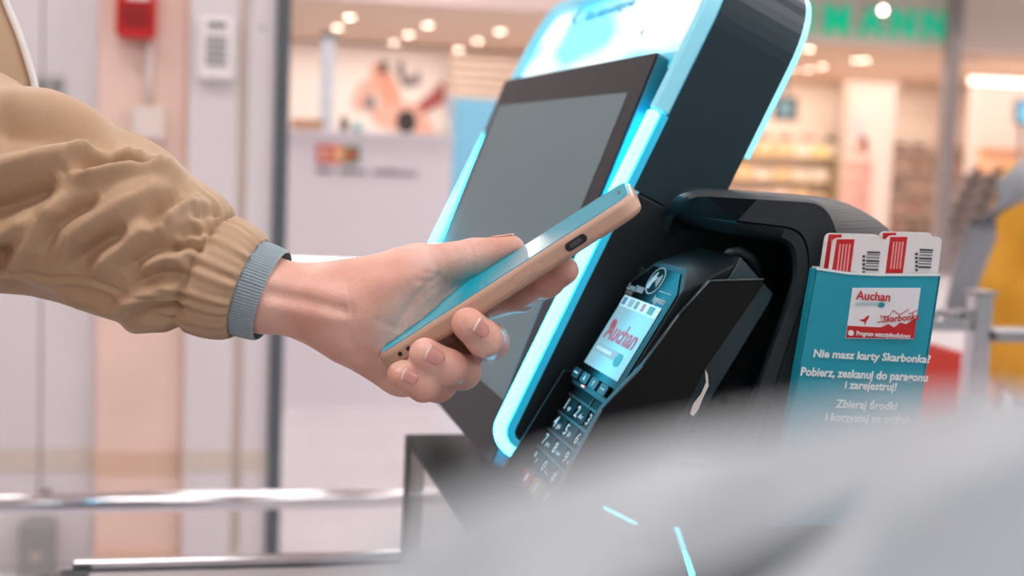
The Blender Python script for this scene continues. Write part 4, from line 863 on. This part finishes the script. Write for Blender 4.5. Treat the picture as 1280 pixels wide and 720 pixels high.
# open jacket front that shows in the upper left corner
edge = [(-30, -110), (-8, -40), (6, 5), (20, 38), (31, 70), (40, 100), (46, 130), (48, 170)]
rows = []
for px, py in edge:
    a = PX(px, py, .86); rows.append([a + np.array([-.0, 0.0, 0]), a + np.array([-.012, -.006, 0]), a + np.array([-.035, -.012, .0]), a + np.array([-.08, -.008, 0]), a + np.array([-.15, .01, 0])])
V2 = [p for r_ in rows for p in r_]; F2 = [(i * 5 + j, i * 5 + j + 1, i * 5 + 6 + j, i * 5 + 5 + j) for i in range(len(rows) - 1) for j in range(4)]
mobj('jacket_front', V2, F2, khaki, jacket, smooth=True, solid=.004, sub=2)
tube('white_piping', [PX(px + 2, py, .857) for px, py in edge], .0022, mat('piping_white', (236, 232, 230), .5), jacket, n=10)

# ---- sleeve: rings along the forearm, folds worked in as relief
AX = [(-330, 40, .86, 170), (-230, 105, .82, 160), (-130, 170, .79, 145), (-60, 212, .772, 134), (0, 238, .760, 127), (55, 250, .752, 128), (110, 268, .748, 121), (160, 291, .745, 110), (200, 312, .743, 101), (235, 328, .741, 92), (258, 340, .740, 78), (285, 351, .739, 72), (312, 361, .738, 66)]
AXn = np.array(AX, float); tt = np.r_[0, np.cumsum(np.linalg.norm(np.diff(AXn[:, :2], axis=0), axis=1))]
def spl(t):      # smooth Catmull-Rom through the axis points
    out = np.zeros((len(t), 4)); m_ = np.gradient(AXn, tt, axis=0)
    i = np.clip(np.searchsorted(tt, t, 'right') - 1, 0, len(tt) - 2); h = tt[i + 1] - tt[i]; x = (t - tt[i]) / h
    h00, h10, h01, h11 = 2 * x**3 - 3 * x**2 + 1, x**3 - 2 * x**2 + x, -2 * x**3 + 3 * x**2, x**3 - x**2
    return h00[:, None] * AXn[i] + (h10 * h)[:, None] * m_[i] + h01[:, None] * AXn[i + 1] + (h11 * h)[:, None] * m_[i + 1]
NS, NT = 330, 300
T_ = np.linspace(0, tt[-1], NS); A4 = spl(T_)
ctr_ = np.array([PX(*a[:3]) for a in A4]); tang = np.gradient(ctr_, axis=0); tang /= np.linalg.norm(tang, axis=1)[:, None]
fwd = C2W @ np.array([0, 0, -1.0]); e1 = np.cross(tang, fwd); e1 /= np.linalg.norm(e1, axis=1)[:, None]; e1 *= np.sign(e1[:, 2])[:, None]; e2 = np.cross(tang, e1); e2 *= np.sign(e2 @ -fwd)[:, None]   # e1 up, e2 to the camera
th = np.linspace(0, 2 * math.pi, NT, endpoint=False)
R1 = A4[:, 3] * A4[:, 2] / F_PX; R2 = R1 * (.88 + .12 * np.clip((T_ - tt[-5]) / (tt[-2] - tt[-5]), 0, 1))
dirs = np.cos(th)[None, :, None] * e1[:, None, :] * R1[:, None, None] + np.sin(th)[None, :, None] * e2[:, None, :] * R2[:, None, None]
nrm = np.cos(th)[None, :, None] * e1[:, None, :] + np.sin(th)[None, :, None] * e2[:, None, :]
Pm = ctr_[:, None, :] + dirs
uvp = proj(Pm)
face = np.clip((np.sin(th) + .35) / .6, 0, 1)[None, :]; face = face * face * (3 - 2 * face)
def fold(pts, amp, w, sharp=1.0, taper=True):
    pts = np.array(pts, float); best = np.full(uvp.shape[:2], 1e9); bt = np.zeros(uvp.shape[:2]); L = np.r_[0, np.cumsum(np.linalg.norm(np.diff(pts, axis=0), axis=1))]
    for i in range(len(pts) - 1):
        ab = pts[i + 1] - pts[i]; t = np.clip(((uvp - pts[i]) @ ab) / (ab @ ab), 0, 1); d = np.linalg.norm(uvp - pts[i] - t[..., None] * ab, axis=-1)
        m_ = d < best; best[m_] = d[m_]; bt[m_] = (L[i] + t * np.linalg.norm(ab))[m_] / L[-1]
    f = np.exp(-(best / w) ** 2 * 1.0) if sharp == 1 else np.exp(-(best / w) ** sharp)
    if taper: f *= np.clip(np.minimum(bt, 1 - bt) / .22, 0.15, 1)
    return amp * f
D = np.zeros(uvp.shape[:2])
for pts_, a_, w_ in [
    ([(-60, 232), (0, 214), (67, 194), (117, 182), (145, 184)], .0085, 14), ([(-60, 150), (30, 158), (100, 162), (165, 172), (205, 205)], -.0105, 24), ([(-40, 122), (60, 126), (120, 146), (175, 188), (215, 218)], .0050, 16),
    ([(80, 219), (95, 197), (121, 183)], .0045, 7), ([(78, 222), (112, 221), (165, 210), (206, 216), (240, 232)], .0080, 9), ([(96, 209), (135, 200), (165, 197), (200, 208)], -.0140, 10), ([(140, 184), (175, 191), (208, 213)], .0060, 8),
    ([(-10, 352), (20, 328), (49, 292), (70, 255), (84, 234)], .0058, 13), ([(45, 318), (66, 282), (98, 262), (130, 246)], -.0070, 10), ([(72, 335), (98, 288), (140, 262), (190, 240), (232, 236)], .0062, 16), ([(-50, 272), (10, 256), (50, 236), (74, 222)], -.0095, 15), ([(-50, 318), (10, 290), (48, 262)], .0060, 14), ([(-30, 345), (0, 325), (16, 300)], -.0060, 10),
    ([(82, 342), (102, 318), (130, 302), (165, 285)], -.0075, 13), ([(118, 352), (135, 320), (172, 292), (230, 276)], .0058, 13), ([(150, 345), (188, 314), (240, 300)], -.0050, 10), ([(184, 292), (200, 262), (228, 244)], -.0058, 10), ([(205, 285), (222, 262), (256, 256)], .0048, 9),
    ([(205, 310), (235, 304), (258, 309)], -.0042, 6), ([(215, 294), (240, 286), (268, 290)], -.0040, 6), ([(232, 268), (262, 262), (284, 269)], -.0046, 6), ([(170, 338), (210, 322), (246, 322)], .0044, 9), ([(160, 362), (200, 342), (238, 340)], -.0046, 8), ([(140, 380), (190, 364), (234, 362)], .0044, 9), ([(150, 396), (195, 384), (232, 381)], -.0042, 7), ([(140, 412), (190, 404), (230, 400)], .0036, 8),
    ([(-20, 345), (40, 372), (100, 388)], -.0045, 12), ([(60, 366), (120, 380), (190, 398)], .0040, 10),
    ([(-100, 180), (-60, 240), (-30, 300)], .005, 22), ([(-160, 120), (-130, 200), (-110, 260)], -.006, 22)]:
    D += fold(pts_, a_ * 1.15, w_)
D += fold([(-60, 305), (0, 322), (28, 340), (58, 347), (116, 349), (160, 368), (232, 372)], -.0016, 2.6, taper=False) + fold([(-60, 309), (0, 326), (28, 344), (58, 351), (116, 353), (160, 372), (232, 376)], .0016, 4, taper=False)
D *= face
# soft wrinkles all the way round and gathers into the elastic cuff
tn = (T_ - tt[-3]) / (tt[-1] - tt[-3]); gz = np.clip((T_ - (tt[-3] - 75)) / 75, 0, 1) * (T_ < tt[-3]) + (T_ >= tt[-3])
ph = np.cumsum(np.ones(NT)) * 2 * math.pi / NT
gath = .55 * np.sin(21 * ph + 1.3 * np.sin(3 * ph)) + .35 * np.sin(34 * ph + 2 * np.sin(2 * ph + 1)) + .25 * np.sin(13 * ph + .7)
inb = (T_ >= tt[-3]); env = np.where(inb, .00105 * (1 + .3 * np.cos(tn * 2 * math.pi)), .0026 * gz ** 3)
D += env[:, None] * gath[None, :]
D += (.0018 * np.sin(T_ / 31)[:, None] * np.sin(3 * ph)[None, :] + .0012 * np.sin(T_ / 17 + 1)[:, None] * np.sin(5 * ph + 2)[None, :]) * (1 - face) * (T_ < tt[-3])[:, None]
# the seam pinches in, the band bulges slightly between its two stitch lines
D -= (.0022 * np.exp(-((T_ - tt[-3]) / 4.0) ** 2) + .0012 * np.exp(-((T_ - tt[-1]) / 4.0) ** 2))[:, None]
D += np.where(inb, .0018 * np.sin(np.clip(tn, 0, 1) * math.pi), 0)[:, None]
Pm = Pm + nrm * D[..., None]
# slant the last rings like the cuff in the picture
i0 = int(np.searchsorted(T_, tt[-3]))
def quads(a, b): return [(i * NT + j, i * NT + (j + 1) % NT, (i + 1) * NT + (j + 1) % NT, (i + 1) * NT + j) for i in range(a, b) for j in range(NT)]
def strip(name, a, b, par, extra_inner=0):
    V = Pm[a:b + 1].reshape(-1, 3); n = b - a
    F_ = np.array([(i * NT + j, i * NT + (j + 1) % NT, (i + 1) * NT + (j + 1) % NT, (i + 1) * NT + j) for i in range(n) for j in range(NT)])
    if extra_inner:
        last = Pm[b]; c = ctr_[b]; inn = c + (last - c) * .93 - tang[b] * .006; V = np.concatenate([V, inn]); F_ = np.concatenate([F_, np.array([(n * NT + j, n * NT + (j + 1) % NT, (n + 1) * NT + (j + 1) % NT, (n + 1) * NT + j) for j in range(NT)])])
    return smooth_mesh(name, V, F_, khaki, par)
slv = strip('sleeve', 0, i0, person)
strip('elastic_cuff', i0, NS - 1, slv, 1)
# grey knit cuff under the sleeve
knit = mat('knit_grey', (150, 168, 178), .85, noise=.10, nscale=900, sheen=.3)
NK, rows = 480, []
thk = np.linspace(0, 2 * math.pi, NK, endpoint=False)
for i in range(15):
    f = i / 14; px, py = 300 + 41 * f, 356.5 + 13.5 * f; c = PX(px, py, .738); R = (61.5 - 2.5 * f + 1.2 * math.sin(f * math.pi)) * .738 / F_PX
    if i == 14: R *= .975
    tg_ = tang[-1]; rib = .00028 * np.sign(np.sin(thk * 96)) * (0 if i in (0, 14) else 1)
    rows.append(c + (np.cos(thk)[:, None] * e1[-1] * (R + rib)[:, None] + np.sin(thk)[:, None] * e2[-1] * (R + rib)[:, None] * 1.0))
V = np.concatenate(rows); F_ = np.array([(i * NK + j, i * NK + (j + 1) % NK, (i + 1) * NK + (j + 1) % NK, (i + 1) * NK + j) for i in range(14) for j in range(NK)])
smooth_mesh('knit_cuff', V, F_, knit, person)
# finger nails
nailm = mat('nail', (224, 160, 150), .22, coat=.3)
tipm = mat('nail_tip', (238, 214, 206), .25)
def nail(f, dors, L=.0090, Wd=.0076, par=body):
    a, b = H(*f[2][:3]), H(*f[3][:3]); ax = (b - a) / np.linalg.norm(b - a); dn = CV(*dors); dn -= ax * (dn @ ax); dn /= np.linalg.norm(dn); sd = np.cross(ax, dn)
    c = b + ax * (f[3][3] * .05); n = 11; V = []
    for i in range(n):
        x = 1 - 2 * i / (n - 1)
        for j in range(n):
            y = 2 * j / (n - 1) - 1; wx = Wd / 2 * (1 if x > -.4 else math.sqrt(max(.15, 1 - ((x + .4) / .62) ** 2)))
            p = c + ax * (x * L / 2 - L * .28 + (.0009 * (1 - y * y) if x > .5 else 0)) + sd * y * wx + dn * .013
            V.append(p)
    V = np.array(V)
    for _ in range(24): V = V - dn * (hand_sdf(V) * .8)[:, None]
    V[:, :] += dn * .00035; V[:3 * n] += dn * .0003
    F_ = [(i * n + j, i * n + j + 1, (i + 1) * n + j + 1, (i + 1) * n + j) for i in range(n - 1) for j in range(n - 1)]
    o = mobj('fingernail', V, F_, nailm, par, smooth=True, solid=.0004)
    o.data.materials.append(tipm)
    for p_ in o.data.polygons:
        if p_.index // (n - 1) < 1: p_.material_index = 1
nail(FING['middle'], (.7, -.1, -.8)); nail(FING['ring'], (.6, -.05, -.9)); nail(FING['pinky'], (.5, 0, -1), .0075, .0064); nail(THUMB, (-.2, 1, .3), .012, .0105)

# ------------------------------------------------------------------ other people
p = onY(1376, 215, 3.0)
yl = root('person', (p[0], 3.0, 0), 'person in a mustard yellow top cut off by the right edge', 'person')
pl = placer(p[0], 3.0, math.radians(70), .915)
AR = [(0, .19, 1.36), (-.02, .24, 1.12), (.06, .21, .90)]
gpart('body', HEAD + TORSO + arm(1, AR, .045) + arm(-1, AR, .045) + hand_prims((.06, .21, .90), 1) + hand_prims((.06, -.21, .90), -1), sk, yl, pl, .009, .02)
must = mat('mustard_cloth', (222, 160, 40), .7, noise=.08, nscale=12, bump=.3, bscale=25)
gpart('top', [cap(q[1], q[2], q[3] + .012, q[4] + .012) for q in TORSO] + arm(1, AR, .06) + arm(-1, AR, .06), must, yl, pl, .012, .04)
gpart('trousers', legs(.062) + [cap((0, -.07, .90), (0, .07, .90), .115, .115)], mat('trousers_grey', (90, 94, 104), .7), yl, pl)
gpart('hair', HAIR_LONG, mat('hair_dark', (60, 42, 38), .5), yl, pl, .012); shoes(mat('shoe_dark', (50, 48, 50), .5), yl, pl)
tube('grey_strap', [PX(1300, 205, 2.86), PX(1262, 240, 2.84), PX(1228, 290, 2.84), PX(1208, 345, 2.85), PX(1196, 395, 2.88)], [.03, .032, .03, .028, .026], mat('strap_grey', (140, 146, 154), .6), yl, n=12)
gpart('collar', [cap((-.0, -.05, 1.425), (-.0, .05, 1.425), .055, .055)], mat('collar_red', (120, 40, 48), .6), yl, pl, .01)
p = onY(1074, 200, 19.0)
pk_ = root('person', (p[0], 19.0, 0), 'person with long reddish hair in a pale pink dress in front of the white pillar', 'person')
pl = placer(p[0], 19.0, math.radians(200), .97)
gpart('body', HEAD + TORSO + hand_prims((.06, .21, .90), 1) + hand_prims((.06, -.21, .90), -1) + arm(1, AR, .045) + arm(-1, AR, .045) + legs(.05), sk, pk_, pl, .014, .02)
gpart('dress', [cap(q[1], q[2], q[3] + .01, q[4] + .01) for q in TORSO] + [cap((0, 0, .95), (0, 0, .60), .17, .22)], mat('dress_pink', (232, 176, 164), .7), pk_, pl, .016, .04)
gpart('hair', HAIR_LONG, mat('hair_auburn', (110, 58, 50), .5), pk_, pl, .012); shoes(mat('shoe_dark', (50, 48, 50), .5), pk_, pl)

# ------------------------------------------------------------------ carrier bag standing right in front of the lens
bm_ = bpy.data.materials.new('film_cyan_tint'); bm_.use_nodes = True; nt = bm_.node_tree; pb_ = nt.nodes['Principled BSDF']; out = nt.nodes['Material Output']
pb_.inputs['Base Color'].default_value = (.80, .85, .88, 1); pb_.inputs['Roughness'].default_value = .3  # bluish film tints imitate cyan light from the kiosk strips
tl = nt.nodes.new('ShaderNodeBsdfTranslucent'); tl.inputs[0].default_value = (.80, .87, .91, 1); tr = nt.nodes.new('ShaderNodeBsdfTransparent')
m1 = nt.nodes.new('ShaderNodeMixShader'); m1.inputs[0].default_value = .45; m2 = nt.nodes.new('ShaderNodeMixShader'); m2.inputs[0].default_value = .20
for a, b in ((pb_.outputs[0], m1.inputs[1]), (tl.outputs[0], m1.inputs[2]), (m1.outputs[0], m2.inputs[1]), (tr.outputs[0], m2.inputs[2]), (m2.outputs[0], out.inputs[0])): nt.links.new(a, b)
shz = .94
r = root('packing_shelf', (.1, .12, 0), 'metal packing shelf under the white carrier bag, close to the camera', 'shelf')
box('top', (-.2, -.1, shz - .02), (.45, .34, shz), steel, r, bevel=.003)
for x in (-.18, .41): box('leg', (x, .1, 0), (x + .025, .14, shz - .02), steel, r)
bag = root('carrier_bag', (.06, .13, shz), 'crumpled white plastic carrier bag blurred in the foreground', 'bag')
def ribbon(name, pts, n=60):
    A = np.array(pts, float); t = np.linspace(0, 1, len(A)); ts = np.linspace(0, 1, n); B = np.stack([np.interp(ts, t, A[:, i]) for i in range(4)], 1)
    for _ in range(6): B[1:-1] = (B[:-2] + 2 * B[1:-1] + B[2:]) / 4
    V = []; K_ = 9
    for px, py, d, hw in B:
        for j in range(K_):
            f = 2 * j / (K_ - 1) - 1; V.append(PX(px + .25 * hw * f, py + hw * f, d + .003 * math.cos(f * 2.2 + px / 90) + .0015 * math.sin(px / 37 + f * 3)))
    return mobj(name, V, [(i * K_ + j, i * K_ + j + 1, (i + 1) * K_ + j + 1, (i + 1) * K_ + j) for i in range(n - 1) for j in range(K_ - 1)], bm_, bag, smooth=True, solid=.0003)
ribbon('handle', [(410, 905, .112, 115), (505, 800, .108, 118), (605, 728, .106, 112), (750, 670, .105, 98), (870, 637, .106, 86), (1000, 596, .110, 70), (1120, 556, .125, 54), (1230, 532, .16, 42), (1330, 530, .20, 44), (1480, 640, .22, 60), (1600, 900, .22, 70)])
# body: crumpled tube of film with an uneven top edge
NB, NZ = 90, 26; V = []
for i in range(NZ):
    f = i / (NZ - 1)
    for j in range(NB):
        a = 2 * math.pi * j / NB
        rx = .090 + .008 * math.sin(5 * a + 6 * f) * f + .005 * math.sin(11 * a + 3 * f); ry = .032 + .006 * math.sin(4 * a + 5 * f) * f
        x = .145 + rx * math.cos(a); top = PX(1000, 770, .13)[2] - .024 + min(.034, .42 * (x - .05)) + .003 * math.sin(3 * a + 1) + .002 * math.sin(7 * a)
        V.append((x, .150 + ry * math.sin(a), shz + .001 + (top - shz) * f))
mobj('bag_body', V, [(i * NB + j, i * NB + (j + 1) % NB, (i + 1) * NB + (j + 1) % NB, (i + 1) * NB + j) for i in range(NZ - 1) for j in range(NB)] + [tuple(range(NB))], bm_, bag, smooth=True, solid=.0003)
